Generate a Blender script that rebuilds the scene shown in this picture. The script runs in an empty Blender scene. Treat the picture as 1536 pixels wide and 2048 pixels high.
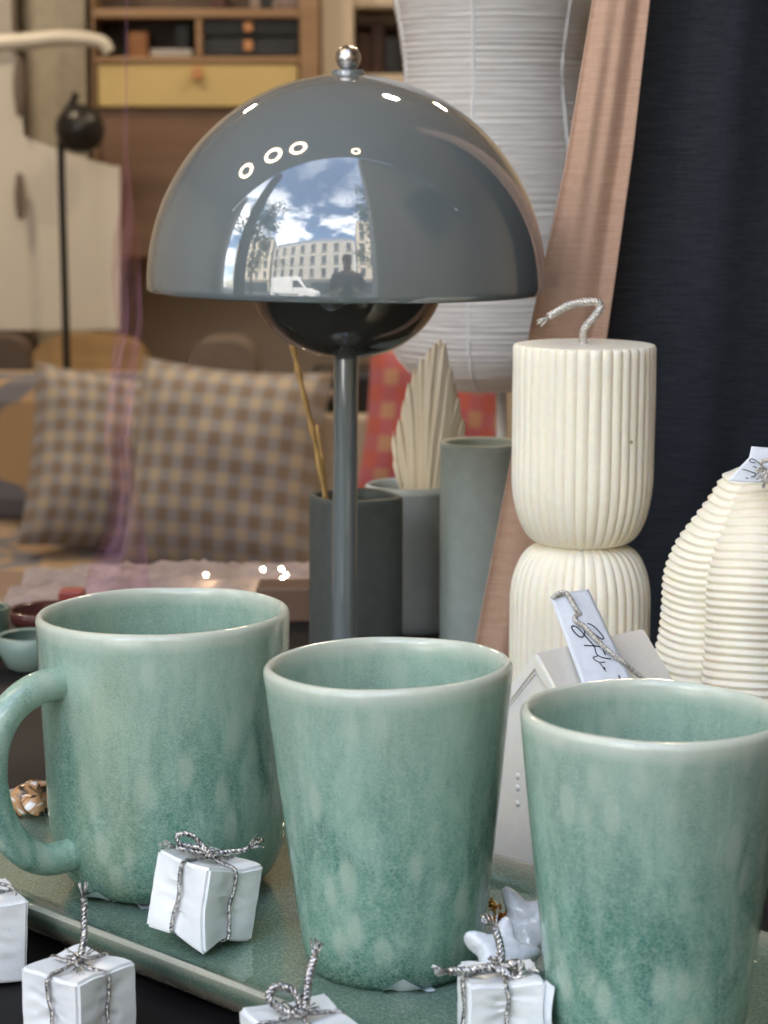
import bpy, bmesh, math, random
from mathutils import Vector, Matrix, noise
PI = math.pi
R = math.radians
random.seed(7)
sc = bpy.context.scene
COL = sc.collection
# ------------------------------------------------------------------ camera, sky, sun, exposure
CZ = 1.30                       # camera height above the pavement
PITCH = R(8.95)
F = 4555.0                      # focal length in photo pixels (1536 x 2048)
cd = bpy.data.cameras.new('camera'); cam = bpy.data.objects.new('camera', cd); COL.objects.link(cam)
cam.location = (0, 0, CZ); cam.rotation_euler = (PI/2-PITCH, 0, 0)
cd.sensor_fit = 'VERTICAL'; cd.sensor_height = 36; cd.sensor_width = 27; cd.lens = F/2048*36
cd.clip_start = 0.02; cd.clip_end = 2000
cd.dof.use_dof = True; cd.dof.focus_distance = 0.88; cd.dof.aperture_fstop = cd.lens/3.6
sc.camera = cam

SUN_EL, SUN_AZ = 52, 25         # sun stands behind the shop building, lights the houses opposite
w = bpy.data.worlds.new('World'); sc.world = w; w.use_nodes = True
nt = w.node_tree; nt.nodes.clear()
out = nt.nodes.new('ShaderNodeOutputWorld'); bg = nt.nodes.new('ShaderNodeBackground')
sky = nt.nodes.new('ShaderNodeTexSky'); sky.sky_type = 'NISHITA'; sky.sun_disc = False
sky.sun_elevation = R(SUN_EL); sky.sun_rotation = R(SUN_AZ)
tc = nt.nodes.new('ShaderNodeTexCoord'); mp = nt.nodes.new('ShaderNodeMapping'); mp.inputs['Scale'].default_value = (1, 1, 2.2)
nz = nt.nodes.new('ShaderNodeTexNoise'); nz.inputs['Scale'].default_value = 2.6; nz.inputs['Detail'].default_value = 8; nz.inputs['Roughness'].default_value = .58
rp = nt.nodes.new('ShaderNodeValToRGB'); rp.color_ramp.elements[0].position = .46; rp.color_ramp.elements[1].position = .58
mx = nt.nodes.new('ShaderNodeMix'); mx.data_type = 'RGBA'; mx.inputs[7].default_value = (13, 13.2, 13.6, 1)
L = nt.links.new
L(tc.outputs['Generated'], mp.inputs['Vector']); L(mp.outputs['Vector'], nz.inputs['Vector']); L(nz.outputs['Fac'], rp.inputs['Fac'])
sx = nt.nodes.new('ShaderNodeSeparateXYZ'); L(tc.outputs['Generated'], sx.inputs[0])
lo = nt.nodes.new('ShaderNodeMapRange'); lo.inputs[1].default_value = .50; lo.inputs[2].default_value = .80; lo.inputs[3].default_value = 1; lo.inputs[4].default_value = .12; L(sx.outputs[2], lo.inputs[0])
ml = nt.nodes.new('ShaderNodeMath'); ml.operation = 'MULTIPLY'; L(rp.outputs['Color'], ml.inputs[0]); L(lo.outputs[0], ml.inputs[1]); L(ml.outputs[0], mx.inputs[0]); L(sky.outputs['Color'], mx.inputs[6]); L(mx.outputs[2], bg.inputs['Color']); L(bg.outputs[0], out.inputs[0])
bg.inputs['Strength'].default_value = 0.15
sd = bpy.data.lights.new('sun', 'SUN'); sd.energy = 4.0; sd.angle = R(.5); sd.color = (1, .95, .87)
sun = bpy.data.objects.new('sun', sd); COL.objects.link(sun)
sun.rotation_euler = (R(90-SUN_EL), 0, R(180-SUN_AZ)); sun.location = (0, 8, 30)
sc.view_settings.view_transform = 'Standard'; sc.view_settings.look = 'None'
sc.view_settings.exposure = 2.52; sc.view_settings.gamma = 1; sc.view_settings.use_curve_mapping = False
sc.render.engine = 'CYCLES'; sc.cycles.use_denoising = True
sc.cycles.max_bounces = 8; sc.cycles.diffuse_bounces = 4; sc.cycles.glossy_bounces = 4; sc.cycles.transparent_max_bounces = 8
sc.cycles.sample_clamp_indirect = 6; sc.cycles.caustics_reflective = False; sc.cycles.caustics_refractive = False

# ------------------------------------------------------------------ helpers
cp, sp_ = math.cos(PITCH), math.sin(PITCH)
def P(px, py, Y):
    """world point seen at photo pixel px,py at depth Y"""
    u, v = (px-768)/F, -(py-1024)/F
    d = Vector((u, cp+v*sp_, -sp_+v*cp))
    return Vector((0, 0, CZ)) + d*(Y/d.y)
def onplane(px, py, p0, n):
    u, v = (px-768)/F, -(py-1024)/F
    d = Vector((u, cp+v*sp_, -sp_+v*cp)); o = Vector((0, 0, CZ))
    return o + d*((p0-o).dot(n)/d.dot(n))

def mesh(name, V, Fc, mat, parent=None, smooth=True, uv=None, loc=None):
    me = bpy.data.meshes.new(name); me.from_pydata([tuple(v) for v in V], [], Fc)
    if uv:
        l = me.uv_layers.new(name='UVMap')
        for lp in me.loops: l.data[lp.index].uv = uv[lp.vertex_index]
    me.materials.append(mat)
    if smooth: me.polygons.foreach_set('use_smooth', [True]*len(me.polygons))
    me.update()
    o = bpy.data.objects.new(name, me); COL.objects.link(o)
    if parent: o.parent = parent
    if loc is not None: o.location = loc
    return o
def autosmooth(o, ang=40):
    bm = bmesh.new(); bm.from_mesh(o.data)
    for e in bm.edges:
        if len(e.link_faces) == 2 and e.calc_face_angle(0) > R(ang): e.smooth = False
    bm.to_mesh(o.data); bm.free(); return o
def tag(o, label=None, cat=None, group=None, kind=None):
    if label: o['label'] = label
    if cat: o['category'] = cat
    if group: o['group'] = group
    if kind: o['kind'] = kind
    return o
def empty(name, loc, label, cat, group=None, rot=(0, 0, 0)):
    o = bpy.data.objects.new(name, None); COL.objects.link(o); o.location = loc; o.rotation_euler = rot
    o.empty_display_size = .02
    return tag(o, label, cat, group)
def boxd(c, s, bev=0.0, rz=0):
    """verts, faces of a (bevelled) box"""
    bm = bmesh.new(); bmesh.ops.create_cube(bm, size=1)
    bmesh.ops.scale(bm, vec=s, verts=bm.verts)
    if bev > 0: bmesh.ops.bevel(bm, geom=bm.edges[:], offset=bev, segments=2, affect='EDGES', profile=.5)
    m = Matrix.Translation(c) @ Matrix.Rotation(rz, 4, 'Z')
    bm.verts.index_update()
    V = [m @ v.co for v in bm.verts]; Fc = [[v.index for v in f.verts] for f in bm.faces]; bm.free(); return V, Fc
def box(name, c, s, mat, parent=None, bev=0.0, rz=0):
    V, Fc = boxd(c, s, bev, rz); return mesh(name, V, Fc, mat, parent, smooth=False)
def join(parts):
    V, Fc = [], []
    for v, f in parts:
        k = len(V); V += list(v); Fc += [[i+k for i in q] for q in f]
    return V, Fc
def pbox(name, x0, y0, x1, y1, Y, depth, mat, parent=None, bev=.004):
    """box whose front face fills a pixel rectangle at depth Y"""
    a, b = P(x0, y0, Y), P(x1, y1, Y); c = (a+b)/2; c.y = Y+depth/2
    return box(name, c, (abs(b.x-a.x), depth, abs(a.z-b.z)), mat, parent, bev)
def lathe(prof, n=96, rfun=None):
    """prof: (r,z) list; rfun(theta, z, r) -> r"""
    V, Fc = [], []
    for r, z in prof:
        for k in range(n):
            t = 2*PI*k/n; q = rfun(t, z, r) if rfun else r
            V.append((q*math.cos(t), q*math.sin(t), z))
    for i in range(len(prof)-1):
        for k in range(n):
            a = i*n+k; b = i*n+(k+1) % n
            Fc.append((a, b, b+n, a+n))
    return V, Fc
def smoothp(pts, n):
    """Catmull-Rom through points"""
    pts = [Vector(p) for p in pts]; Q = [2*pts[0]-pts[1]]+pts+[2*pts[-1]-pts[-2]]; o = []
    for i in range(1, len(Q)-2):
        for k in range(n):
            t = k/n; a, b, c, d = Q[i-1:i+3]
            o.append(.5*((2*b)+(c-a)*t+(2*a-5*b+4*c-d)*t*t+(3*b-a-3*c+d)*t**3))
    o.append(pts[-1]); return o
def frames(pts):
    T = [(pts[min(i+1, len(pts)-1)]-pts[max(i-1, 0)]).normalized() for i in range(len(pts))]
    n = T[0].orthogonal().normalized(); N = []
    for t in T:
        n = (n-t*n.dot(t))
        n = n.normalized() if n.length > 1e-9 else t.orthogonal().normalized()
        N.append(n.copy())
    return T, N
def tube(pts, r, n=8, caps=True, flat=1.0):
    pts = [Vector(p) for p in pts]; T, N = frames(pts); V, Fc = [], []; m = len(pts)
    for i, p in enumerate(pts):
        b = T[i].cross(N[i]); rr = r(i/(m-1)) if callable(r) else r
        for k in range(n):
            a = 2*PI*k/n; V.append(p+N[i]*(rr*math.cos(a))+b*(rr*flat*math.sin(a)))
    for i in range(m-1):
        for k in range(n):
            Fc.append((i*n+k, i*n+(k+1) % n, (i+1)*n+(k+1) % n, (i+1)*n+k))
    if caps: Fc.append(tuple(range(n))[::-1]); Fc.append(tuple((m-1)*n+k for k in range(n)))
    return V, Fc
def braid(pts, r, turns_per_m=260, sub=10, strands=3, fray=0, fl=.006):
    """plaited cord: several strands wound round a path, with frayed end threads"""
    p = smoothp(pts, sub); ln = sum((p[i+1]-p[i]).length for i in range(len(p)-1))
    m = max(12, int(ln*turns_per_m*10)); 
    cum = [0]
    for i in range(len(p)-1): cum.append(cum[-1]+(p[i+1]-p[i]).length)
    q = []; j = 0
    for i in range(m+1):
        s = ln*i/m
        while j < len(p)-2 and cum[j+1] < s: j += 1
        t = (s-cum[j])/max(1e-9, cum[j+1]-cum[j]); q.append(p[j].lerp(p[j+1], t))
    T, N = frames(q); parts = []
    for k in range(strands):
        c = []
        for i in range(m+1):
            a = 2*PI*(k/strands)+2*PI*turns_per_m*ln*i/m
            B = T[i].cross(N[i]); c.append(q[i]+N[i]*(r*.5*math.cos(a))+B*(r*.5*math.sin(a)))
        parts.append(tube(c, r*.58, 5))
    for k in range(fray):
        d = (T[-1]+Vector((random.uniform(-.6, .6), random.uniform(-.6, .6), random.uniform(-.6, .6)))).normalized()
        e = q[-1]; parts.append(tube([e-T[-1]*.001, e+d*fl*.5, e+d*fl*random.uniform(.7, 1.1)+T[-1]*.001], r*.2, 4))
    return join(parts)
def grid(fn, nu, nv, uvs=1.0):
    V, U, Fc = [], [], []
    for j in range(nv+1):
        for i in range(nu+1):
            V.append(Vector(fn(i/nu, j/nv))); U.append((i/nu*uvs, j/nv*uvs))
    for j in range(nv):
        for i in range(nu):
            a = j*(nu+1)+i; Fc.append((a, a+1, a+nu+2, a+nu+1))
    return V, Fc, U
def solid(o, t):
    m = o.modifiers.new('thick', 'SOLIDIFY'); m.thickness = t; m.offset = 0; return o

# ------------------------------------------------------------------ materials
class NM:
    def __init__(s, name):
        s.m = bpy.data.materials.new(name); s.m.use_nodes = True; s.t = s.m.node_tree
        s.b = s.t.nodes['Principled BSDF']; s.c = None
    def N(s, t, **kw):
        n = s.t.nodes.new(t)
        for k, v in kw.items(): setattr(n, k, v)
        return n
    def L(s, a, b): s.t.links.new(a, b)
    def coord(s, which='Object', scale=(1, 1, 1)):
        if s.c is None: s.c = s.N('ShaderNodeTexCoord')
        m = s.N('ShaderNodeMapping'); m.inputs['Scale'].default_value = scale; s.L(s.c.outputs[which], m.inputs['Vector']); return m.outputs[0]
    def noise(s, vec, scale, detail=4, rough=.55, dist=0):
        n = s.N('ShaderNodeTexNoise'); n.inputs['Scale'].default_value = scale; n.inputs['Detail'].default_value = detail
        n.inputs['Roughness'].default_value = rough; n.inputs['Distortion'].default_value = dist; s.L(vec, n.inputs['Vector']); return n.outputs['Fac']
    def ramp(s, fac, stops, interp='LINEAR'):
        r = s.N('ShaderNodeValToRGB'); e = r.color_ramp.elements; r.color_ramp.interpolation = interp
        while len(e) < len(stops): e.new(.5)
        for q, (p, c) in zip(e, stops):
            q.position = p; q.color = (c, c, c, 1) if isinstance(c, (int, float)) else (*c, 1)
        s.L(fac, r.inputs[0]); return r.outputs[0]
    def mix(s, fac, a, b, mode='MIX'):
        m = s.N('ShaderNodeMix', data_type='RGBA', blend_type=mode)
        for i, v in ((0, fac), (6, a), (7, b)):
            if isinstance(v, (int, float)) and i == 0: m.inputs[0].default_value = v
            elif isinstance(v, (tuple, list)): m.inputs[i].default_value = (*v, 1)
            elif isinstance(v, (int, float)): m.inputs[i].default_value = (v, v, v, 1)
            else: s.L(v, m.inputs[i])
        return m.outputs[2]
    def math(s, op, a, b=0.0):
        m = s.N('ShaderNodeMath', operation=op)
        for i, v in ((0, a), (1, b)):
            if isinstance(v, (int, float)): m.inputs[i].default_value = v
            else: s.L(v, m.inputs[i])
        return m.outputs[0]
    def bump(s, h, strength=.3, dist=.001):
        b = s.N('ShaderNodeBump'); b.inputs['Strength'].default_value = strength; b.inputs['Distance'].default_value = dist
        s.L(h, b.inputs['Height']); s.L(b.outputs[0], s.b.inputs['Normal']); return b
    def set(s, color=None, rough=None, metal=None, spec=None, ior=None, coat=None, sheen=None, sss=None, sssr=None, trans=None, alpha=None, emis=None, es=None):
        I = s.b.inputs
        if color is not None:
            if isinstance(color, (tuple, list)): I['Base Color'].default_value = (*color, 1)
            else: s.L(color, I['Base Color'])
        for v, k in ((rough, 'Roughness'), (metal, 'Metallic'), (spec, 'Specular IOR Level'), (ior, 'IOR'), (coat, 'Coat Weight'), (sheen, 'Sheen Weight'), (sss, 'Subsurface Weight'), (trans, 'Transmission Weight'), (alpha, 'Alpha'), (es, 'Emission Strength')):
            if v is None: continue
            if isinstance(v, (int, float)): I[k].default_value = v
            else: s.L(v, I[k])
        if sssr: I['Subsurface Radius'].default_value = sssr; I['Subsurface Scale'].default_value = 1.0
        if emis: I['Emission Color'].default_value = (*emis, 1)
        return s
def simple(name, c, rough=.5, metal=0, var=.12, scale=30, bump=0, **kw):
    n = NM(name); v = n.coord(); f = n.noise(v, scale, 5)
    lo = tuple(x*(1-var) for x in c); hi = tuple(min(1, x*(1+var)) for x in c)
    n.set(n.ramp(f, [(.3, lo), (.7, hi)]), rough, metal, **kw)
    if bump: n.bump(n.noise(v, scale*6, 4), bump, .0008)
    return n.m
def glaze(name, h, seed, mirror_tint=False, tray=False):
    n = NM(name); ob = n.coord()
    sep = n.N('ShaderNodeSeparateXYZ'); n.L(ob, sep.inputs[0]); z = sep.outputs[2]
    off = n.N('ShaderNodeVectorMath', operation='ADD'); off.inputs[1].default_value = (seed, seed*2.3, seed*.7); n.L(ob, off.inputs[0]); b = off.outputs[0]
    def sc_(x):
        m = n.N('ShaderNodeMapping'); m.inputs['Scale'].default_value = x; n.L(b, m.inputs[0]); return m.outputs[0]
    dk, md, lt, cr = (.036, .150, .118), (.155, .325, .260), (.47, .56, .47), (.64, .65, .55)
    streak = n.noise(sc_((95, 95, 34)), 1, 8, .68, .5)
    if tray:
        streak = n.noise(sc_((26, 26, 26)), 1, 6, .6, .6)
        col = n.ramp(streak, [(.25, (.026, .120, .088)), (.5, (.042, .165, .122)), (.78, (.075, .21, .16))])
        col = n.mix(n.ramp(z, [(.0030, 0.0), (.0052, 1.0)]), col, (.50, .44, .36)); col = n.mix(n.ramp(n.math('ADD', z, .01), [(.0070, 1.0), (.0092, 0.0)]), col, (.36, .30, .24))
    else:
        col = n.ramp(streak, [(.30, dk), (.47, md), (.68, (.33, .50, .41))])
        s2 = n.noise(sc_((34, 34, 13)), 1, 3, .5, .3); col = n.mix(n.ramp(s2, [(.38, .6), (.55, 0.0)]), col, (.045, .17, .135))
        s3 = n.noise(sc_((170, 170, 26)), 1, 3, .6, .2); col = n.mix(n.ramp(s3, [(.52, 0.0), (.72, .4)]), col, (.34, .47, .40))
        # pale ovals where the glaze is thin
        vo = n.N('ShaderNodeTexVoronoi', feature='SMOOTH_F1'); vo.inputs['Scale'].default_value = 1; vo.inputs['Smoothness'].default_value = .3
        vo.inputs['Randomness'].default_value = .9; n.L(sc_((92, 92, 42)), vo.inputs['Vector'])
        spot = n.ramp(vo.outputs['Distance'], [(.16, 1.0), (.40, 0.0)], 'EASE')
        msk = n.ramp(n.noise(sc_((40, 40, 25)), 1, 2), [(.35, 0.0), (.47, 1.0)])
        # thinner and paler towards the rim, pooled and darker at the foot
        zz = n.math('ADD', n.math('DIVIDE', z, h), n.math('MULTIPLY', n.math('SUBTRACT', n.noise(sc_((45, 45, 9)), 1, 4), .5), .5))
        col = n.mix(n.ramp(zz, [(.45, 0.0), (1.0, .55)]), col, (.46, .56, .46))
        spot = n.math('MULTIPLY', spot, msk)
        col = n.mix(n.math('MULTIPLY', spot, .52), col, lt)
        pool = n.ramp(n.math('ADD', n.math('DIVIDE', z, h), n.math('MULTIPLY', n.math('SUBTRACT', n.noise(sc_((150, 150, 60)), 1, 3), .5), .10)), [(.03, .92), (.16, 0.0)])
        col = n.mix(pool, col, (.025, .11, .075))
        if mirror_tint:
            ol = n.ramp(n.noise(sc_((28, 28, 10)), 1, 2), [(.56, 0.0), (.72, .3)]); col = n.mix(ol, col, (.40, .40, .24))  # yellowish tint mirrored in the mug, put into the glaze colour
        rimz = n.math('ADD', n.math('DIVIDE', z, h), n.math('MULTIPLY', n.math('SUBTRACT', n.noise(sc_((70, 70, 70)), 1, 3), .5), .03))
        col = n.mix(n.ramp(rimz, [(.93, 0.0), (.992, .85)]), col, cr)
    mott = n.noise(sc_((460, 460, 420)), 1, 4, .75)
    col = n.mix(n.ramp(mott, [(.42, 0.0), (.70, .14 if tray else .36)]), col, (.40, .54, .44))
    # hairline crackle under the glaze
    ck = n.N('ShaderNodeTexVoronoi', feature='DISTANCE_TO_EDGE'); ck.inputs['Scale'].default_value = 1
    wv = n.N('ShaderNodeVectorMath', operation='ADD'); n.L(sc_((540, 540, 800)), wv.inputs[0])
    nn = n.N('ShaderNodeTexNoise'); nn.inputs['Scale'].default_value = 180; n.L(b, nn.inputs['Vector'])
    sv = n.N('ShaderNodeVectorMath', operation='SCALE'); sv.inputs['Scale'].default_value = 1.6; n.L(nn.outputs['Color'], sv.inputs[0]); n.L(sv.outputs[0], wv.inputs[1])
    n.L(wv.outputs[0], ck.inputs['Vector'])
    cf = n.ramp(ck.outputs['Distance'], [(.0, .36), (.10, 0.0)])
    col = n.mix(cf, col, (.46, .60, .50))
    n.set(col, n.ramp(n.noise(sc_((90, 90, 40)), 1, 3), [(.3, .03), (.8, .09)]), ior=1.62)
    n.bump(n.math('ADD', n.math('MULTIPLY', streak, .7), n.math('MULTIPLY', n.noise(sc_((260, 260, 200)), 1, 3), .22)), .32, .0010)
    return n.m
def wax(name, c):
    n = NM(name); v = n.coord(); f = n.noise(v, 260, 5, .7)
    col = n.mix(n.ramp(f, [(.35, 0.0), (.75, .5)]), c, tuple(min(1, x*1.12) for x in c))
    n.set(col, .42, sss=.4, sssr=(.0032, .0023, .0012), spec=.35); n.bump(n.noise(v, 900, 4), .12, .0004); return n.m
def cloth(name, c, c2, sx=900, rough=.9, sheen=.25, bump=.5):
    n = NM(name); v = n.coord(); a = n.noise(n.coord('Object', (sx, sx, sx*.25)), 1, 3, .6); b = n.noise(n.coord('Object', (sx*.06, sx*.06, sx)), 1, 3, .6)
    f = n.math('ADD', n.math('MULTIPLY', a, .3), n.math('MULTIPLY', b, .7))
    n.set(n.mix(n.ramp(f, [(.38, 0.0), (.64, 1.0)]), c, c2), rough, sheen=sheen, spec=.15); n.bump(f, bump, .0006); return n.m
M = {}
M['sill'] = simple('black_board', (.012, .011, .012), .6, scale=14, var=.4, spec=.2)
M['paper'] = NM('wrapping_paper'); _n = M['paper']; _v = _n.coord()
_n.set(_n.ramp(_n.noise(_v, 60, 4), [(.3, (.80, .83, .85)), (.7, (.90, .92, .92))]), .34, spec=.5); _n.bump(_n.noise(_v, 190, 3, .5, .8), .22, .0010); M['paper'] = _n.m
_n = NM('silver_cord'); _v = _n.coord(); _f = _n.noise(_v, 900, 2)
_n.set(_n.ramp(_f, [(.35, (.10, .10, .11)), (.5, (.45, .44, .43)), (.65, (.85, .82, .78))]), .22, .95); _n.bump(_f, .8, .0006); M['silver'] = _n.m
_n = NM('pearl_cord'); _v = _n.coord(); _f = _n.noise(_v, 1200, 2)
_n.set(_n.ramp(_f, [(.35, (.36, .33, .28)), (.62, (.82, .79, .72))]), .42, .35); M['cord'] = _n.m
M['label'] = simple('label_paper', (.76, .80, .85), .5, scale=220, var=.05, bump=.2)
M['ink'] = simple('ink', (.012, .014, .02), .4)
M['wax'] = wax('ivory_wax', (.90, .845, .70)); M['wax2'] = wax('white_wax', (.92, .87, .78)); M['wax3'] = wax('cream_wax', (.90, .845, .70))
M['lamp'] = NM('lamp_enamel').set((.150, .176, .180), .03, ior=2.1, coat=.5).m
bpy.data.materials['lamp_enamel'].node_tree.nodes['Principled BSDF'].inputs['Coat Roughness'].default_value = .02
M['lampin'] = NM('lamp_dark_enamel').set((.058, .060, .055), .03, ior=1.9).m
_n = NM('brushed_steel'); _v = _n.coord('Object', (300, 300, 4000)); _n.set((.62, .60, .57), .22, 1.0); _n.bump(_n.noise(_v, 1, 2), .25, .0002); M['steel'] = _n.m
M['vdark'] = simple('dark_stoneware', (.075, .090, .086), .55, scale=120, var=.12, bump=.1)
M['vgrey'] = simple('grey_stoneware', (.37, .41, .41), .6, scale=120, var=.08, bump=.1)
M['vsage'] = simple('sage_stoneware', (.36, .425, .395), .6, scale=120, var=.08, bump=.1)
M['vrim'] = simple('pale_glaze', (.55, .62, .60), .4)
M['palm'] = NM('dried_palm'); _n = M['palm']; _f = _n.noise(_n.coord('UV', (70, 2, 1)), 1, 4); _n.set(_n.ramp(_f, [(.3, (.80, .66, .44)), (.6, (.96, .86, .66))]), .8, sheen=.2); _n.bump(_f, .3, .001); M['palm'] = _n.m
M['straw'] = simple('golden_straw', (.55, .36, .14), .5, var=.3, scale=90)
M['pink'] = cloth('terracotta_linen', (.50, .315, .215), (.59, .385, .275), bump=.3); M['navy'] = cloth('navy_linen', (.018, .0215, .027), (.031, .036, .044), 1100, .95, .06)
_n = NM('rice_paper'); _v = _n.coord(); _f = _n.noise(_n.coord('Object', (22, 22, 330)), 1, 5, .65, .5)
_n.set(_n.ramp(_f, [(.3, (.60, .575, .54)), (.7, (.76, .74, .70))]), .7, spec=.2); _n.bump(_f, .8, .003); M['rice'] = _n.m
M['wire'] = simple('white_enamel', (.78, .78, .77), .4)
M['star'] = NM('glitter_foam'); _n = M['star']; _v = _n.coord(); _vo = _n.N('ShaderNodeTexVoronoi'); _vo.inputs['Scale'].default_value = 700; _n.L(_v, _vo.inputs['Vector'])
_n.set(_n.ramp(_n.noise(_v, 300, 3), [(.3, (.66, .68, .74)), (.7, (.84, .86, .90))]), _n.ramp(_vo.outputs['Color'], [(.3, .08), (.8, .7)]), coat=.4); _n.bump(_vo.outputs['Color'], .9, .001); M['star'] = _n.m
_n = NM('gold_foil'); _v = _n.coord(); _n.set(_n.ramp(_n.noise(_v, 300, 2), [(.3, (.50, .24, .06)), (.7, (.95, .66, .28))]), .16, 1.0); M['gold'] = _n.m
def check_mat(name, a, b, g, n_, soft=.06):
    n = NM(name); uv = n.coord('UV', (n_, n_, 1)); s = n.N('ShaderNodeSeparateXYZ'); n.L(uv, s.inputs[0])
    def st(x): return n.ramp(n.math('FRACT', x), [(0, 1.0), (.46, 1.0), (.54, 0.0), (.96, 0.0), (1, 1.0)])
    u, v = st(s.outputs[0]), st(s.outputs[1])
    both = n.math('MULTIPLY', u, v); none = n.math('MULTIPLY', n.math('SUBTRACT', 1.0, u), n.math('SUBTRACT', 1.0, v))
    c = n.mix(both, g, a); c = n.mix(none, c, b)
    n.set(c, .9, sheen=.2); n.bump(n.noise(n.coord('UV', (160, 160, 1)), 1, 3), .4, .003); return n.m
M['check'] = check_mat('brown_check', (.20, .150, .118), (.40, .335, .255), (.255, .25, .262), 8.5)
M['redcheck'] = check_mat('red_check', (.46, .10, .075), (.46, .25, .15), (.42, .11, .13), 5)
_n = NM('sofa_print'); _v = _n.coord(); _f = _n.noise(_v, 5.2, 1, .4, 1.6); _n.set(_n.ramp(_f, [(.47, (.15, .15, .18)), (.51, (.40, .27, .15))]), .9, sheen=.2); M['sofa'] = _n.m
def wood(name, a, b, sc3=(3, 3, 40)):
    n = NM(name); f = n.noise(n.coord('Object', sc3), 1, 5, .6, .6); n.set(n.ramp(f, [(.3, a), (.7, b)]), .5); return n.m
M['oak'] = wood('oak', (.26, .16, .09), (.38, .25, .15)); M['walnut'] = wood('walnut', (.14, .080, .050), (.21, .125, .085), (2, 2, 26)); M['ochre'] = wood('ochre_ply', (.33, .20, .08), (.45, .29, .13))
M['drawdark'] = simple('dark_drawer', (.022, .028, .036), .5, scale=5); M['yellow'] = simple('yellow_laminate', (.60, .47, .21), .5, scale=4, var=.05)
M['leather'] = simple('tan_leather', (.55, .27, .12), .5); M['recess'] = simple('recess_brown', (.10, .07, .055), .6, scale=6)
M['wall'] = simple('cream_plaster', (.60, .53, .43), .85, scale=3, var=.05); M['wall2'] = simple('grey_plaster', (.55, .53, .50), .85, scale=3, var=.04)
M['ceil'] = simple('white_ceiling', (.72, .71, .70), .8, scale=2, var=.03); M['floor'] = wood('floor_boards', (.20, .13, .08), (.30, .2, .13), (20, 1, 20))
M['black'] = simple('black_metal', (.012, .012, .012), .35); M['white'] = simple('white_lacquer', (.80, .80, .78), .25, scale=3, var=.03)
M['taupe'] = simple('taupe_felt', (.17, .14, .12), .9, scale=20); M['books'] = simple('dark_books', (.07, .035, .03), .6, scale=9, var=.6)
M['redgl'] = simple('oxblood_glaze', (.08, .025, .022), .2, ior=1.5); M['red'] = simple('red_paint', (.26, .04, .03), .5)
M['tulle'] = simple('white_tissue', (.30, .245, .235), .8, scale=40, var=.3, bump=.6)
M['shell'] = NM('striped_shell'); _n = M['shell']; _f = _n.noise(_n.coord('UV', (1, 3, 1)), 1, 2, .5, .3); _n.set(_n.ramp(_f, [(.40, (.03, .025, .022)), (.46, (.50, .27, .12)), (.52, (.55, .33, .18)), (.56, (.85, .82, .78))]), .25); M['shell'] = _n.m

# ------------------------------------------------------------------ the shop and the street
ZS = CZ-.293                                   # top of the display board
def struct(name, c, s, mat, bev=0): o = box(name, c, s, mat, None, bev); o['kind'] = 'structure'; return o
FY = .36                                       # the plane of the shop front
struct('display_board', (0, (FY+1.46)/2, ZS-.02), (6, 1.46-FY, .04), M['sill'], .003)
struct('plinth', (0, (FY+1.42)/2, (ZS-.04)/2+.002), (6, 1.40-FY, ZS-.046), M['wall2'])
struct('shop_floor', (0, 4.2, -.05), (8, 5.5, .1), M['floor'])
struct('back_wall', (0, 6.75, 1.75), (8, .2, 3.6), M['wall'])
struct('side_wall', (-3.86, 3.5, 1.75), (.2, 6.4, 3.5), M['wall2']); struct('side_wall', (3.74, 3.5, 1.75), (.2, 6.4, 3.5), M['wall2'])
struct('ceiling', (0, 3.62, 3.55), (8, 6.4, .1), M['ceil'])
struct('front_wall', (1.93, FY-.06, 1.75), (3.4, .16, 3.7), M['wall2'], .004)
struct('front_wall', (-1.58, FY-.06, 1.75), (.20, .16, 3.7), M['black'], .004)
struct('front_wall', (-3.35, FY-.06, 1.75), (.95, .16, 3.7), M['wall2'], .004)
o = box('unseen_sun_block', (0, 3.7, 6.35), (24, 6.6, 5.4), M['wall2'], None, .01); tag(o, 'unseen upper storeys of the plastered shop building, keeping the sun off the window display', 'building')  # unseen block, put in to stop the sun and shade the pavement
struct('pavement', (0, -1.42, -.06), (90, 3.5, .12), simple('pavement_stone', (.26, .25, .24), .8, scale=6, var=.15), .01)
struct('road', (0, -13.6, -.19), (160, 20.8, .12), simple('asphalt', (.05, .05, .052), .85, scale=9, var=.25, bump=.3))
struct('far_pavement', (0, -40, -.08), (400, 32, .16), simple('far_pavement_stone', (.25, .24, .23), .8, scale=4, var=.15))
struct('ground', (0, 0, -.40), (900, 900, .1), simple('ground_stone', (.14, .13, .12), .9, scale=.3))

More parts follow.
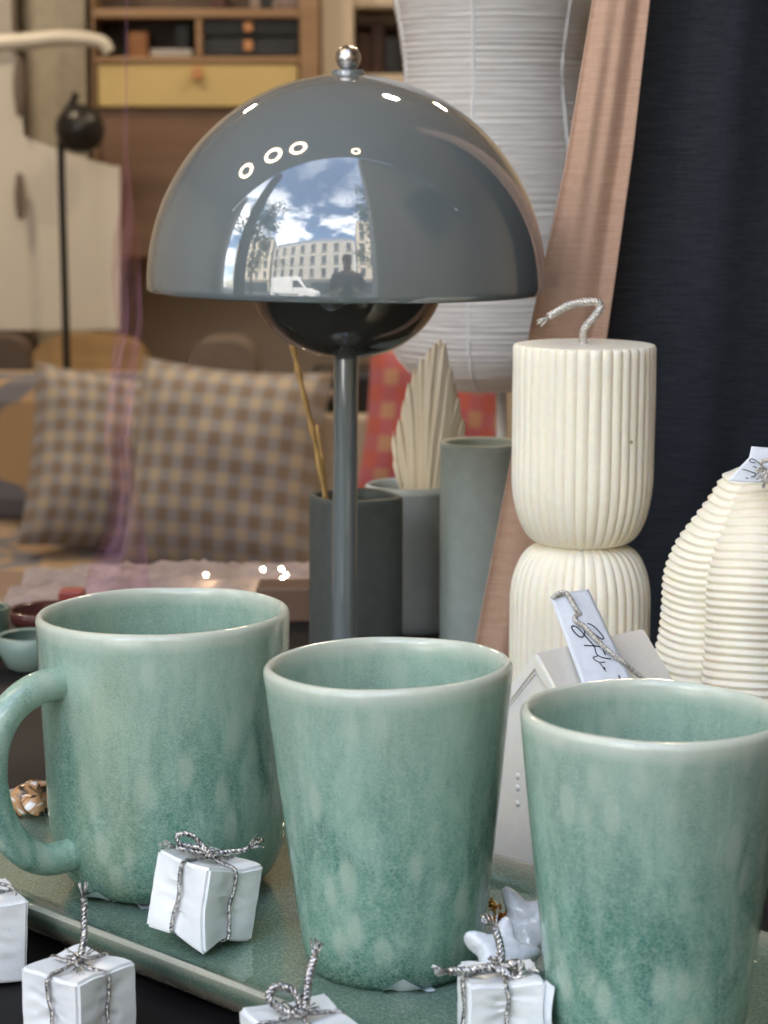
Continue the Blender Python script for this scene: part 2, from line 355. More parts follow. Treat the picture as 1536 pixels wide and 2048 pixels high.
stone = simple('cream_stone', (.52, .45, .35), .85, scale=.8, var=.10); stone2 = simple('grey_stone', (.44, .40, .34), .85, scale=.8, var=.1)
zinc = simple('zinc_roof', (.16, .18, .21), .5, scale=1); glassd = simple('window_dark', (.03, .036, .045), .08); shopd = simple('dark_shopfront', (.02, .025, .028), .3, scale=1, var=.5); brick = simple('chimney_brick', (.26, .14, .09), .9, scale=8)
def building(loc, rz, wd, floors, wallm, label, chim, bays, fh=3.1, base=3.6):
    b = empty('apartment_building', loc, label, 'building', 'stone buildings across the street', (0, 0, rz))
    h = base+floors*fh
    box('wall', (0, -5, h/2), (wd, 10, h), wallm, b, .02)
    V, Fc = boxd((0, -5, h+.7), (wd*.98, 9.6, 1.4), .0)
    for v in V:
        if v.z > h+.7: v.x *= .97; v.y = -5+(v.y+5)*.78
    mesh('roof', V, Fc, zinc, b, False)
    for cx in chim: box('chimney', (cx, -4.2, h+1.9), (.9, .6, 2.0), brick, b, .02)
    box('shopfront', (0, .11, base*.42), (wd*.94, .2, base*.8), shopd, b, .02)
    box('cornice', (0, .16, base+.05), (wd, .34, .3), wallm, b, .02)
    for f in range(floors):
        for k in range(bays):
            x = -wd/2+wd*(k+.5)/bays
            wv, wf = join([boxd((-.62, .05, 0), (.14, .12, 2.1)), boxd((.62, .05, 0), (.14, .12, 2.1)), boxd((0, .05, 1.05), (1.4, .12, .14)), boxd((0, .09, -1.06), (1.5, .24, .12)), boxd((0, .04, 0), (.07, .06, 2.0))])
            wo = mesh('window', wv, wf, wallm, b, False, loc=(x, 0, base+f*fh+1.55))
            box('pane', (0, .012, 0), (1.14, .02, 2.02), glassd, wo)
    return b
building((-31, -20, -.0), R(-28), 17, 4, stone, 'cream corner building with grey roof standing furthest left across the street', (-5, 4), 5)
building((-10, -24, 0), R(0), 25, 3, stone2, 'long grey stone building with three upper floors and several chimneys', (-10, -3, 3, 9), 8)
building((9.2, -23.6, 0), R(4), 12.5, 5, stone, 'tallest cream building with flat roof across the street', (-4, 2), 4)
building((26, -24.5, 0), R(10), 18, 4, stone2, 'grey stone building right of the tallest one across the street', (-6, 3), 6)

def street_tree(loc, h, rad, label, seed):
    rnd = random.Random(seed)
    t = empty('street_tree', loc, label, 'tree', 'street trees')
    bark = simple('bark', (.10, .075, .055), .9, scale=12, var=.3, bump=.4)
    parts = [tube(smoothp([(0, 0, 0), (.1, 0, h*.3), (-.05, .1, h*.62), (0, 0, h*.9)], 6), lambda s: .2*(1-s*.8), 8)]
    tips = []
    for k in range(10):
        a = k*2.4; z = h*(.35+.05*k); e = Vector((math.cos(a)*rad*.6, math.sin(a)*rad*.6, z+h*.16))
        parts.append(tube(smoothp([(0, 0, z), e*.5+Vector((0, 0, z*.48)), e], 4), lambda s: .07*(1-s*.8), 6)); tips.append(e)
    V, Fc = join(parts); mesh('trunk', V, Fc, bark, t)
    leaf = simple('leaf', (.055, .105, .03), .55, scale=.9, var=.35)
    V, Fc = [], []
    cl = [Vector((rnd.gauss(0, rad*.42), rnd.gauss(0, rad*.42), h*(.62+rnd.uniform(-.3, .38)))) for _ in range(34)]+tips
    for c in cl:
        for _ in range(80):
            p = c+Vector((rnd.gauss(0, .42), rnd.gauss(0, .42), rnd.gauss(0, .36)))
            u = Vector((rnd.gauss(0, 1), rnd.gauss(0, 1), rnd.gauss(0, 1))).normalized(); v = u.orthogonal().normalized(); s = rnd.uniform(.09, .17); k = len(V)
            V += [p-u*s, p+v*s*.5, p+u*s, p-v*s*.5]; Fc.append((k, k+1, k+2, k+3))
    mesh('crown', V, Fc, leaf, t, False)
street_tree((-8.9, -5.2, -.1), 9.5, 2.6, 'leafy street tree on the left of the reflected street', 3)
street_tree((3.0, -6.8, -.1), 11.5, 2.5, 'leafy street tree on the right of the reflected street', 5)
street_tree((9.8, -6.0, -.1), 10.5, 2.8, 'leafy street tree beyond the first one on the right', 9)

def van(loc, rz, label):
    t = empty('delivery_van', loc, label, 'van', None, (0, 0, rz))
    pr = [(-2.6, .35), (-2.65, 1.2), (-2.6, 2.3), (-2.4, 2.42), (.7, 2.42), (1.05, 2.3), (1.75, 1.45), (2.45, 1.15), (2.62, .95), (2.62, .4), (2.4, .3), (-2.4, .3)]
    V = []; n = len(pr)
    for y in (-.95, .95):
        for x, z in pr: V.append((x, y*(.93 if z > 1.6 else 1), z))
    Fc = [tuple(range(n))[::-1], tuple(range(n, 2*n))]+[(i, (i+1) % n, n+(i+1) % n, n+i) for i in range(n)]
    b = mesh('body', V, Fc, M['white'], t, False); m = b.modifiers.new('b', 'BEVEL'); m.width = .06; m.segments = 3
    for y in (-.955, .955):
        s = 1 if y > 0 else -1
        V = [(.95, y*.955+s*.02, 2.05), (.35, y*.95+s*.02, 2.1), (.35, y*.99+s*.005, 1.5), (1.52, y*.99+s*.005, 1.5)]
        mesh('side_window', V, [(0, 1, 2, 3)], glassd, t, False)
        for x in (-1.6, 1.75):
            wh, wf = lathe([(0.0, -.11), (.34, -.11), (.36, -.08), (.36, .08), (.34, .11), (0.0, .11)], 32)
            wo = mesh('wheel', [(v[0], v[2], v[1]) for v in wh], wf, M['black'], t, True, loc=(x, s*.86, .36))
        box('door_handle', (.45, y+s*.012, 1.3), (.2, .03, .05), M['black'], t)
        box('side_trim', (-.6, y+s*.008, .75), (3.2, .02, .12), M['black'], t)
    V = [(1.12, -.8, 2.22), (1.12, .8, 2.22), (1.77, .86, 1.5), (1.77, -.86, 1.5)]
    mesh('windscreen', [(x+.03, y, z+.02) for x, y, z in V], [(0, 3, 2, 1)], glassd, t, False)
van((-5.2, -8.4, -.13), 0, 'white delivery van parked in the street, seen in the lamp shade')

# the photographer, standing on the pavement just behind the camera
def skin(name, joints, edges, rads, mat, parent=None, sub=2):
    me = bpy.data.meshes.new(name); me.from_pydata(joints, edges, []); o = bpy.data.objects.new(name, me); COL.objects.link(o)
    sm = o.modifiers.new('skin', 'SKIN'); sb = o.modifiers.new('sub', 'SUBSURF'); sb.levels = sb.render_levels = sub
    for v, r in zip(me.skin_vertices[0].data, rads): v.radius = (r, r) if not isinstance(r, tuple) else r
    me.skin_vertices[0].data[0].use_root = True; me.materials.append(mat); sm.use_smooth_shade = True
    if parent: o.parent = parent
    return o
skinm = simple('skin', (.36, .20, .14), .5, scale=20, var=.08); hairm = simple('dark_hair', (.02, .014, .01), .6); shirt = simple('mauve_shirt', (.12, .06, .075), .85, scale=30); jean = simple('dark_jeans', (.03, .04, .07), .9)
ph = empty('person', (.015, -.40, 0), 'person in a mauve shirt and dark trousers holding up a phone', 'person')
J = [(0, 0, .96), (0, 0, 1.12), (0, .01, 1.30), (0, 0, 1.43), (0, .005, 1.50), (0, .02, 1.58), (0, .025, 1.66), (0, .015, 1.70),
     (-.17, 0, 1.40), (-.25, .02, 1.14), (-.10, .27, 1.20), (-.065, .34, 1.23), (.17, 0, 1.40), (.25, .02, 1.14), (.10, .27, 1.20), (.065, .34, 1.23),
     (-.10, 0, .90), (-.11, .02, .50), (-.12, -.01, .09), (-.13, .14, .03), (.10, 0, .90), (.11, .02, .50), (.12, -.01, .09), (.13, .14, .03)]
E = [(0, 1), (1, 2), (2, 3), (3, 4), (4, 5), (5, 6), (6, 7), (3, 8), (8, 9), (9, 10), (10, 11), (3, 12), (12, 13), (13, 14), (14, 15), (0, 16), (16, 17), (17, 18), (18, 19), (0, 20), (20, 21), (21, 22), (22, 23)]
K = len(J)
RD = [.14, .125, .14, .10, .052, .07, .085, .06, .065, .05, .032, .03, .065, .05, .032, .03, .085, .06, .045, .035, .085, .06, .045, .035]
for sgn, wr in ((-1, 11), (1, 15)):                # five separate fingers on each hand
    bx, by, bz = J[wr]
    for f in range(5):
        q = len(J); zz = bz+.028-.017*f if f else bz+.035
        if f: J += [(bx+sgn*.004, by+.03, zz), (bx-sgn*.018, by+.048, zz), (bx-sgn*.036, by+.05, zz)]
        else: J += [(bx-sgn*.004, by+.0, zz), (bx-sgn*.02, by+.014, zz+.018), (bx-sgn*.034, by+.022, zz+.02)]
        E += [(wr, q), (q, q+1), (q+1, q+2)]; RD += [.010, .008, .007]
skin('body', J, E, RD, skinm, ph)
skin('shirt', [(0, 0, .93), (0, 0, 1.12), (0, .01, 1.30), (0, 0, 1.43), (-.17, 0, 1.405), (-.235, .015, 1.20), (.17, 0, 1.405), (.235, .015, 1.20)], [(0, 1), (1, 2), (2, 3), (3, 4), (4, 5), (3, 6), (6, 7)], [.165, .15, .165, .09, .085, .075, .085, .075], shirt, ph)
skin('trousers', [(0, 0, .95), (-.10, 0, .88), (-.11, .02, .50), (-.12, -.01, .12), (.10, 0, .88), (.11, .02, .50), (.12, -.01, .12)], [(0, 1), (1, 2), (2, 3), (0, 4), (4, 5), (5, 6)], [.155, .105, .08, .065, .105, .08, .065], jean, ph)
skin('hair', [(0, -.03, 1.60), (0, -.03, 1.68), (0, .01, 1.745)], [(0, 1), (1, 2)], [.075, .095, .07], hairm, ph)
b = box('phone', (.012, -.042, CZ-.045), (.075, .009, .15), M['black'], None, .003); tag(b, 'black phone held upright in both hands of the person', 'phone')

# ------------------------------------------------------------------ ring lights on the shop ceiling, plus downlights added to light the interior
bulb = NM('lit_ring').set((.8, .7, .6), .5, emis=(1, .78, .52), es=3.5).m; fill_bulb = NM('fill_downlight').set((.8, .7, .6), .5, emis=(1, .80, .56), es=80).m  # the stronger one is for downlights added to brighten sofa and back wall
for i, (x, y, r, g) in enumerate([(-2.15, 1.22, .24, 1), (-1.38, 1.05, .21, 1), (-.86, .92, .17, 1), (.16, .62, .08, 1), (.55, 3.0, .11, 1), (-1.5, 4.9, .12, 1), (1.3, 5.1, .12, 1)]):
    t = empty('ceiling_or_fill_light', (x, y, 3.5), ['round ring light furthest left on the shop ceiling', 'round ring light second from the left on the shop ceiling', 'smaller ring light near the front of the shop ceiling', 'smallest round light above the lamp'][i] if i < 4 else ['added fill downlight above the paper lantern inside the shop', 'added fill downlight deep inside the shop on the left', 'added fill downlight deep inside the shop on the right'][i-4], 'ceiling light', 'ring lights on the ceiling')
    V, Fc = lathe([(r*.60, 0), (r*.60, -.05), (r*1.06, -.05), (r*1.06, 0)], 48); mesh('housing', V, Fc, M['white'], t)
    V, Fc = lathe([(r*.62, -.053), (r, -.053)], 48); mesh('diffuser', V, Fc, bulb if i < 4 else fill_bulb, t)

bd = empty('hanging_board', (1.22, .62, 2.28), 'dark slanted board hanging high inside the shop window, mirrored in the lamp shade', 'board', None, (0, R(-32), R(14)))
box('panel', (0, 0, 0), (1.05, .03, .52), M['black'], bd, .006); box('bracket', (.15, 0, .62), (.04, .04, .74), M['black'], bd, .004)
# ------------------------------------------------------------------ background of the shop, out of focus
YB = 6.0
cab = empty('wall_cabinet', (0, 0, 0), 'wooden wall cabinet with dark drawers and one yellow drawer front', 'cabinet')
pbox('panel', 186, 216, 612, 516, YB+.02, .5, M['walnut'], cab)
pbox('panel', 186, -260, 640, 36, YB+.16, .3, M['recess'], cab)
pbox('drawer', 404, 36, 597, 72, YB+.03, .4, M['drawdark'], cab); pbox('drawer', 404, 75, 597, 112, YB+.03, .4, M['drawdark'], cab)
for d, y in ((0, 42), (1, 80)): pbox('pull_tab', 487, y, 505, y+22, YB+.01, .015, M['leather'], cab)
pbox('recess', 196, 36, 392, 118, YB+.2, .3, M['recess'], cab)
pbox('shelf_board', 186, 17, 612, 36, YB, .45, M['oak'], cab); pbox('shelf_board', 186, 113, 612, 127, YB, .45, M['oak'], cab)
pbox('divider', 390, 36, 405, 113, YB+.004, .42, M['oak'], cab); pbox('upright', 597, -260, 640, 600, YB-.004, .5, M['oak'], cab); pbox('upright', 180, -260, 194, 516, YB-.004, .5, M['oak'], cab)
pbox('yellow_drawer', 194, 128, 597, 214, YB+.005, .4, M['yellow'], cab)
pbox('pull_tab', 384, 134, 404, 160, YB-.012, .015, M['leather'], cab)
for (x0, y0, x1, y1, mt, nm, lb, ct) in ((300, 97, 385, 113, 'white', 'book', 'white book lying in the open cabinet compartment', 'book'), (255, 62, 295, 113, 'leather', 'ornament', 'tan ornament standing in the open cabinet compartment', 'ornament'), (350, 48, 380, 96, 'drawdark', 'box', 'dark box standing on the white book in the cabinet', 'box')):
    tag(pbox(nm, x0, y0, x1, y1, YB+.06, .1, M[mt], None), lb, ct)
for i, (x0, x1, y0, mt) in enumerate(((420, 450, -14, 'books'), (500, 520, -22, 'tulle'), (520, 545, -30, 'drawdark'), (545, 600, -4, 'tulle'))):
    tag(pbox('book', x0, y0, x1, 17, YB+.05, .1, M[mt], None), ['dark red book on top of the cabinet shelf', 'pale book on top of the cabinet shelf', 'dark blue book beside the pale one on the cabinet shelf', 'low pale box on the cabinet shelf beside the upright'][i], 'book' if i < 3 else 'box')
bs = empty('bookshelf', (0, 0, 0), 'cream bookshelf with dark books behind the paper lantern', 'bookshelf')
pbox('side_panel', 640, -260, 708, 620, YB+.05, .3, M['wall'], bs); pbox('back', 708, -260, 1010, 620, YB+.5, .03, M['recess'], bs)
for y in (148, -8, 330, 480): pbox('shelf', 708, y, 1010, y+22, YB+.1, .36, M['wall'], bs)
for i, (x0, x1, y0) in enumerate(((712, 742, 66), (743, 768, 42), (769, 801, 74), (802, 830, 50))):
    tag(pbox('book', x0, y0, x1, 147, YB+.2, .2, M['books'] if i != 2 else M['drawdark'], None), ['dark red book nearest the cabinet on the cream shelf', 'taller dark red book, second on the cream shelf', 'short black book, third on the cream shelf', 'dark red book against the paper lantern on the cream shelf'][i], 'book', 'books on the cream shelf')
tag(pbox('wall_panel', -120, -300, 40, 660, 6.2, .2, M['wall2'], None), 'grey wall panel at the far left of the shop', 'wall panel')
tag(pbox('cream_pillar', 40, -300, 186, 760, 6.3, .3, simple('pillar_cream', (.50, .46, .38), .8), None), 'cream pillar beside the wooden cabinet', 'pillar')
# white van mirrored in the window glass, imitated by a solid shape
def van_mirror_shape():
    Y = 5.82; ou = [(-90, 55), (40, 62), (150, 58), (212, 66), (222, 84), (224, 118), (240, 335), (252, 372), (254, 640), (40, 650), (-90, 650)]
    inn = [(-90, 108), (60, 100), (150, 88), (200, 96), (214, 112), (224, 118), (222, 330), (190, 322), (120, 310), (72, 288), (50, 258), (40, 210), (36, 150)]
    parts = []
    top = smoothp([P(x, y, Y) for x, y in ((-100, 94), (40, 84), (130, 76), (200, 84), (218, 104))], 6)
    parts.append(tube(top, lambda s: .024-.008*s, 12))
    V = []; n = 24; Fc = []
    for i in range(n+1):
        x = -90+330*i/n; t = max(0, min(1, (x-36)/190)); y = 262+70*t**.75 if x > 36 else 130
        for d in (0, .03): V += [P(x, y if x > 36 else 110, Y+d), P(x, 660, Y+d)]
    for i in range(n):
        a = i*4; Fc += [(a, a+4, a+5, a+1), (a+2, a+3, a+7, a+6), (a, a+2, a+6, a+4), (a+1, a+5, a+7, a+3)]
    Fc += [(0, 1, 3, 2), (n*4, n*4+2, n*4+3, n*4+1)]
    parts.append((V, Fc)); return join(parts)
V, Fc = van_mirror_shape(); t = mesh('mirrored_van', V, Fc, simple('mirrored_van_white', (.62, .60, .55), .4, scale=2, var=.06), None, False)
tag(t, 'pale curved screen shape imitating a white van mirrored in the window glass', 'reflection')
for y0, y1, x in ((112, 235, 38), (345, 440, 40)):  # dark ovals for the van's mirrored door handles
    o = mesh('mirrored_handle', *lathe([(0.0, -.5), (.3, -.45), (.45, -.2), (.5, 0), (.45, .2), (.3, .45), (0.0, .5)], 20), M['taupe'], t)
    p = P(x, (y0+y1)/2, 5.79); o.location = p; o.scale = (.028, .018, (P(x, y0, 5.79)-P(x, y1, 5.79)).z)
# black globe floor lamp
fl = empty('globe_floor_lamp', P(134, 760, 5.62), 'black floor lamp with a round globe head on a thin pole', 'floor lamp')
fl.location.z = 0; q = fl.location
g = P(160, 258, 5.62)
Vg, Fg = lathe([(.0001+.060*math.sin(PI*i/24), -.060*math.cos(PI*i/24)) for i in range(25)], 40); mesh('globe', Vg, Fg, M['black'], fl, loc=g-q)
V, Fc = tube(smoothp([Vector((0, 0, 0)), P(134, 745, 5.62)-q, P(122, 300, 5.62)-q, P(126, 240, 5.62)-q, P(148, 200, 5.62)-q, P(150, 185, 5.62)-q], 5), .0095, 8); mesh('pole', V, Fc, M['black'], fl)
V, Fc = lathe([(0, 0), (.13, 0), (.13, .012), (0, .014)], 40); mesh('base', V, Fc, M['black'], fl)
# bench sofa and cushions
YS = 5.0
sf = empty('bench_sofa', (0, YS, 0), 'low sofa upholstered in ochre and blue printed fabric', 'sofa')
zs = P(200, 1120, YS-.1).z
box('seat', (-.55, YS-.05-YS, zs/2+.03), (2.6, .9, zs-.06), M['sofa'], sf, .05)
box('backrest', (-.95, .5, (zs+P(100, 745, YS+.5).z)/2), (1.2, .22, P(100, 745, YS+.5).z-zs), M['sofa'], sf, .06)
box('plinth', (-.55, 0, .04), (2.4, .8, .08), M['oak'], sf, .005)
def cushion(name, c, wd, ht, th, rot, mat, label, cat='cushion', grp=None):
    def f(s):
        def g_(u, v):
            a, b = 2*u-1, 2*v-1; e = max(0, (1-abs(a)**3.2)*(1-abs(b)**3.2))**.55
            k = 1-.06*(abs(b)**2)*(1-abs(a)**6) ; k2 = 1-.06*(abs(a)**2)*(1-abs(b)**6)
            wr = .012*noise.noise(Vector((a*2.3, b*2.3, s*5)))*e
            return (a*wd/2*k2 if False else a*wd/2*(1-.07*(1-b*b)*abs(a)**4), s*(th/2*e+wr), b*ht/2*(1-.07*(1-a*a)*abs(b)**4))
        return g_
    V, Fc, U = grid(f(-1), 30, 30); V2, F2, U2 = grid(f(1), 30, 30)
    k = len(V); V += V2; U += U2; Fc += [tuple(i+k for i in reversed(q)) for q in F2]
    o = mesh(name, V, Fc, mat, None, True, U, c); o.rotation_euler = rot; return tag(o, label, cat, grp)
c1 = P(452, 945, YS-.28); cushion('cushion', c1, .41, .46, .30, (R(-14), R(4), R(-8)), M['check'], 'plump brown and yellow checked cushion nearest the lamp pole', grp='checked cushions')
c2 = P(212, 925, YS+.02); cushion('cushion', c2, .36, .42, .22, (R(-20), R(10), R(18)), M['check'], 'brown and yellow checked cushion leaning behind the other one, at left', grp='checked cushions')
c3 = P(868, 850, YS-.5); cushion('cushion', c3, .29, .33, .12, (R(-10), R(7), R(6)), M['redcheck'], 'red and pink checked cushion behind the dried palm leaf')
tag(pbox('side_chest', 606, 832, 752, 1500, YS-.2, .3, simple('cream_chest', (.42, .36, .28), .7), None, .01), 'cream chest behind the lamp pole', 'chest')
o = pbox('shopping_bag', 618, 738, 764, 832, YS-.15, .16, M['black'], None, .02); tag(o, 'black bag behind the lamp pole', 'bag')
V, Fc = tube([P(x, y, YS-.22) for x, y in ((640, 795), (705, 785))], .012, 8)
tag(mesh('white_tube', V, Fc, M['tulle'], None), 'pale rolled paper across the black bag', 'paper roll')
# curved things along the sofa top
def arch(name, px0, px1, ytop, ybot, Y, th, mat, label, cat):
    cx = (px0+px1)/2; n = 28; a = P(px0, ybot, Y); b = P(px1, ybot, Y); h = P(cx, ytop, Y).z-a.z; r = (b.x-a.x)/2; c = (a+b)/2; V = []; Fc = []
    for d in (0, th):
        V.append(c+Vector((0, d, -.1)))
        V.append(c+Vector((-r, d, -.1)))
        for i in range(n+1):
            t = PI-PI*i/n; V.append(c+Vector((r*math.copysign(abs(math.cos(t))**.7, math.cos(t)), d, h*math.sin(t)**.7)))
        V.append(c+Vector((r, d, -.1)))
    m = n+4
    Fc.append(tuple(range(m))); Fc.append(tuple(range(m, 2*m))[::-1])
    for i in range(m): Fc.append((i, m+i, m+(i+1) % m, (i+1) % m))
    o = mesh(name, V, Fc, mat, None, False); return tag(o, label, cat)
arch('chair_back', 62, 300, 668, 745, 5.75, .04, M['ochre'], 'rounded ochre plywood chair back behind the cushions', 'chair')
arch('felt_pouf', 372, 512, 682, 760, 5.65, .25, M['taupe'], 'rounded taupe felt pouf behind the big checked cushion', 'pouf')
arch('dark_basket', -80, 60, 672, 745, 5.7, .2, M['recess'], 'dark basket at the far left behind the sofa', 'basket')
# sheer ribbon at left: a mirrored shape in the window glass, built as a sheet
n = NM('glass_glare'); v = n.coord(); tr = n.N('ShaderNodeBsdfTransparent'); tr.inputs[0].default_value = (1, .93, .97, 1); ms = n.N('ShaderNodeMixShader')
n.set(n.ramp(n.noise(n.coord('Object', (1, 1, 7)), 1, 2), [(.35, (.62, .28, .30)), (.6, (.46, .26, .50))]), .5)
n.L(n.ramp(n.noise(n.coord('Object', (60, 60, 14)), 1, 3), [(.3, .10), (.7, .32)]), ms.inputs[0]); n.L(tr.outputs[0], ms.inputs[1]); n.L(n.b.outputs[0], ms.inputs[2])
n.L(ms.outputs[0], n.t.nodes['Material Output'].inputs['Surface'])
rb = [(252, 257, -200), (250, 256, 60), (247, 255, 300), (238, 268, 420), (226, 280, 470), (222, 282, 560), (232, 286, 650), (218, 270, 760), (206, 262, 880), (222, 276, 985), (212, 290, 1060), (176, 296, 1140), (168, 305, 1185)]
def glare_f(u, v):
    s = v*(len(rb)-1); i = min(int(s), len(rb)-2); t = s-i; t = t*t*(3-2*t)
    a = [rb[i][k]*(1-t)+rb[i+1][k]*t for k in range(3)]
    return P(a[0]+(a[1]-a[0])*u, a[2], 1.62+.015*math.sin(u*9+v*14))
V, Fc, U = grid(glare_f, 14, 90)
tag(mesh('glass_glare', V, Fc, n.m, None, True, U), 'sheer pink and purple ribbon imitating a shape mirrored in the window glass', 'glare')
# low table behind the display
tb = empty('low_table', (-.35, 1.645, 0), 'low wooden table behind the display board, under white tissue', 'table')
box('table_top', (0, 0, CZ-.345), (1.3, .30, .03), M['walnut'], tb, .004)
for sx in (-1, 1):
    for sy in (-1, 1): box('leg', (sx*.6, sy*.12, (CZ-.36)/2), (.04, .04, CZ-.36), M['walnut'], tb)
def tissue(u, v):
    x, y = u-.5, v-.5
    return Vector((-.13+x*.30, 1.70+y*.16, CZ-.325+.012*max(0, 1-(2*x)**2)*max(0, 1-(2*y)**2)+.008*noise.noise(Vector((x*11, y*8, 2)))+.005*noise.noise(Vector((x*40, y*30, 4)))))
V, Fc, U = grid(tissue, 50, 30)
tag(mesh('tissue_paper', V, Fc, M['tulle'], None, True, U), 'crumpled white tissue paper on the low table behind the mug', 'tissue paper')
fb = NM('lit_bulb').set((1, .8, .5), .3, emis=(1, .78, .45), es=14).m
for i, (x, y) in enumerate(((563, 1138), (572, 1150), (565, 1158), (526, 1139), (412, 1150))):
    V, Fc = lathe([(  .0001+.0014*math.sin(PI*k/10), -.0014*math.cos(PI*k/10)) for k in range(11)], 12)
    tag(mesh('fairy_light', V, Fc, fb, None, True, loc=P(x, y, 1.66)), 'tiny lit fairy light on the crumpled white tissue', 'fairy light', 'fairy lights on the tissue')
V, Fc = boxd(((P(545, 1215, 1.42).x+P(640, 1215, 1.42).x)/2, 1.425, ZS+.0115), (.050, .03, .023), .002)
tag(mesh('wooden_block', V, Fc, M['walnut'], None, False), 'reddish brown wooden block standing behind the mug, left of the dark vase', 'block')
# ------------------------------------------------------------------ cloth hanging at the right
def curtain(name, left, right, Y, mat, label, cat, amp, folds, ph0):
    ys = [-700+i*(2060/70) for i in range(71)]
    def ip(tb_, y):
        for (y0, x0), (y1, x1) in zip(tb_, tb_[1:]):
            if y <= y1 or (y1, x1) == tb_[-1]: return x0+(x1-x0)*(y-y0)/(y1-y0)
    def f(u, v):
        y = -700+2055*v; x0, x1 = ip(left, y), ip(right, y); x = x0+(x1-x0)*u
        d = 0
        for k, (fr, a, p) in enumerate(folds): d += a*math.sin(2*PI*fr*u+p+.5*math.sin(v*3+k))
        d += amp*.35*noise.noise(Vector((u*5, v*4, ph0)))
        return P(x, y, Y+d)
    V, Fc, U = grid(f, 90, 80)
    o = solid(mesh(name, V, Fc, mat, None, True, U), .0012); return tag(o, label, cat)
curtain('linen_panel', [(-700, 1290), (0, 1186), (330, 1131), (660, 1060), (930, 1020), (1275, 953), (1400, 930)], [(-700, 1390), (0, 1300), (300, 1266), (660, 1216), (930, 1165), (1280, 1120), (1400, 1100)], 1.225, M['pink'],
        'terracotta linen cloth hanging diagonally between paper lantern and navy cloth', 'cloth', .006, [(1.2, .0026, 1.0), (2.7, .0010, .4)], 3)
curtain('navy_panel', [(-700, 1375), (0, 1284), (300, 1250), (660, 1200), (930, 1150), (1280, 1105), (1400, 1090)], [(-700, 1850), (0, 1850), (1400, 1850), (1500, 1850)], 1.25, M['navy'],
        'dark navy cloth hanging behind the ivory candles', 'cloth', .012, [(1.7, .007, .4), (4.2, .0018, 2.0)], 8)

# ------------------------------------------------------------------ paper lantern
YL = 1.72
def lx(y, half): return half/F*YL*1.0
lc = P(985, 400, YL)
prof = []
tblp = [(-520, 120), (-420, 190), (-250, 228), (-80, 215), (60, 190), (150, 180), (260, 192), (400, 214), (540, 222), (640, 215), (700, 200), (735, 175), (760, 140), (774, 116)]
sm = smoothp([(h, 0, y) for y, h in tblp], 40)
rl = random.Random(4); ribs = []; yy = -520
while yy < 780: ribs.append(yy); yy += rl.uniform(8, 16)
ribr = {}
for p in sm:
    y = p.z; k = max(i for i, q in enumerate(ribs) if q <= y) if y >= -520 else 0
    a = ribs[k]; b_ = ribs[k+1] if k+1 < len(ribs) else a+14
    t = (y-a)/(b_-a); sc2 = 1-4*(t-.5)**2
    prof.append((p.x/F*YL*.99-.0010+.0011*max(0, sc2), P(985, y, YL).z))
prof = prof[::-1]
lan = empty('paper_lantern', (lc.x, YL, ZS), 'tall white rice paper lantern with thin horizontal ribs on white legs', 'lantern')
def lrf(t, z, r): return r*(1+.004*noise.noise(Vector((math.cos(t)*3, math.sin(t)*3, z*60))))
V, Fc = lathe(prof, 120, lrf); mesh('shade', [(x, y, z-ZS) for x, y, z in V], Fc, M['rice'], lan)
for a in (-100, -40, 20, 80, 140, 200):
    pts = [((r-.0004)*math.cos(R(a-90+25))*1.004, (r-.0004)*math.sin(R(a-90+25))*1.004, z-ZS) for r, z in prof[::8]]
    V, Fc = tube(pts, .0011, 6); mesh('wire', V, Fc, M['wire'], lan)
zb = P(985, 774, YL).z
for a in (60, 180, 300):
    c, s = math.cos(R(a+12)), math.sin(R(a+12))
    V, Fc = tube([(.030*c, .030*s, zb-ZS+.004), (.034*c, .034*s, .0)], .0042, 10); mesh('leg', V, Fc, M['wire'], lan)
V, Fc = lathe([(.030, zb-ZS), (.044, zb-ZS+.001), (.044, zb-ZS+.005), (.030, zb-ZS+.004)], 48); mesh('ring', V, Fc, M['wire'], lan)

# ------------------------------------------------------------------ vases, palm, straw
def rsq(t, n_=4.0): return 1/((abs(math.cos(t))**n_+abs(math.sin(t))**n_)**(1/n_))
def vase(name, px, Y, r, ytop, mat, label, sq=0, rz=0, lip=None, wall=.0035):
    c = P(px, ytop, Y); h = c.z-ZS
    v = empty(name, (c.x, Y, ZS), label, 'vase', None, (0, 0, rz))
    pr = [(0, .001), (r*.93, 0), (r*.985, .003), (r, .008), (r, h*.5), (r, h-.004), (r*.985, h-.001), (r-.0018, h), (r-wall, h-.001), (r-wall, h*.5), (r-wall, .006), (0, .006)]
    f = (lambda t, z, q: q*(rsq(t, sq)*.92 if sq else 1)*(1+.004*math.sin(3*t+z*40)))
    V, Fc = lathe(pr, 96, f); autosmooth(mesh('body', V, Fc, mat, v), 60)
    if lip:
        V, Fc = lathe([(r+.0002, h-.0035), (r*.992, h-.0006), (r-.0018, h+.0005), (r-wall-.0003, h-.0008), (r-wall-.0003, h-.006)], 96, f); mesh('rim', V, Fc, lip, v)
    return v
vase('square_vase', 711, 1.31, .0268, 990, M['vdark'], 'dark green grey square vase with a golden straw in it', 3.4, R(24), M['vdark'])
vase('round_vase', 822, 1.40, .0285, 968, M['vgrey'], 'pale grey round vase holding the dried palm leaf', 0, 0, M['vrim'])
vase('tall_vase', 962, 1.32, .0238, 884, M['vsage'], 'tall sage green vase left of the terracotta cloth', 0, 0, M['vsage'])
V, Fc = tube(smoothp([P(660, 1090, 1.315), P(649, 985, 1.31), P(625, 860, 1.30), P(603, 770, 1.30), P(585, 690, 1.31)], 8), lambda s: .0017+.0004*math.sin(s*40), 8)
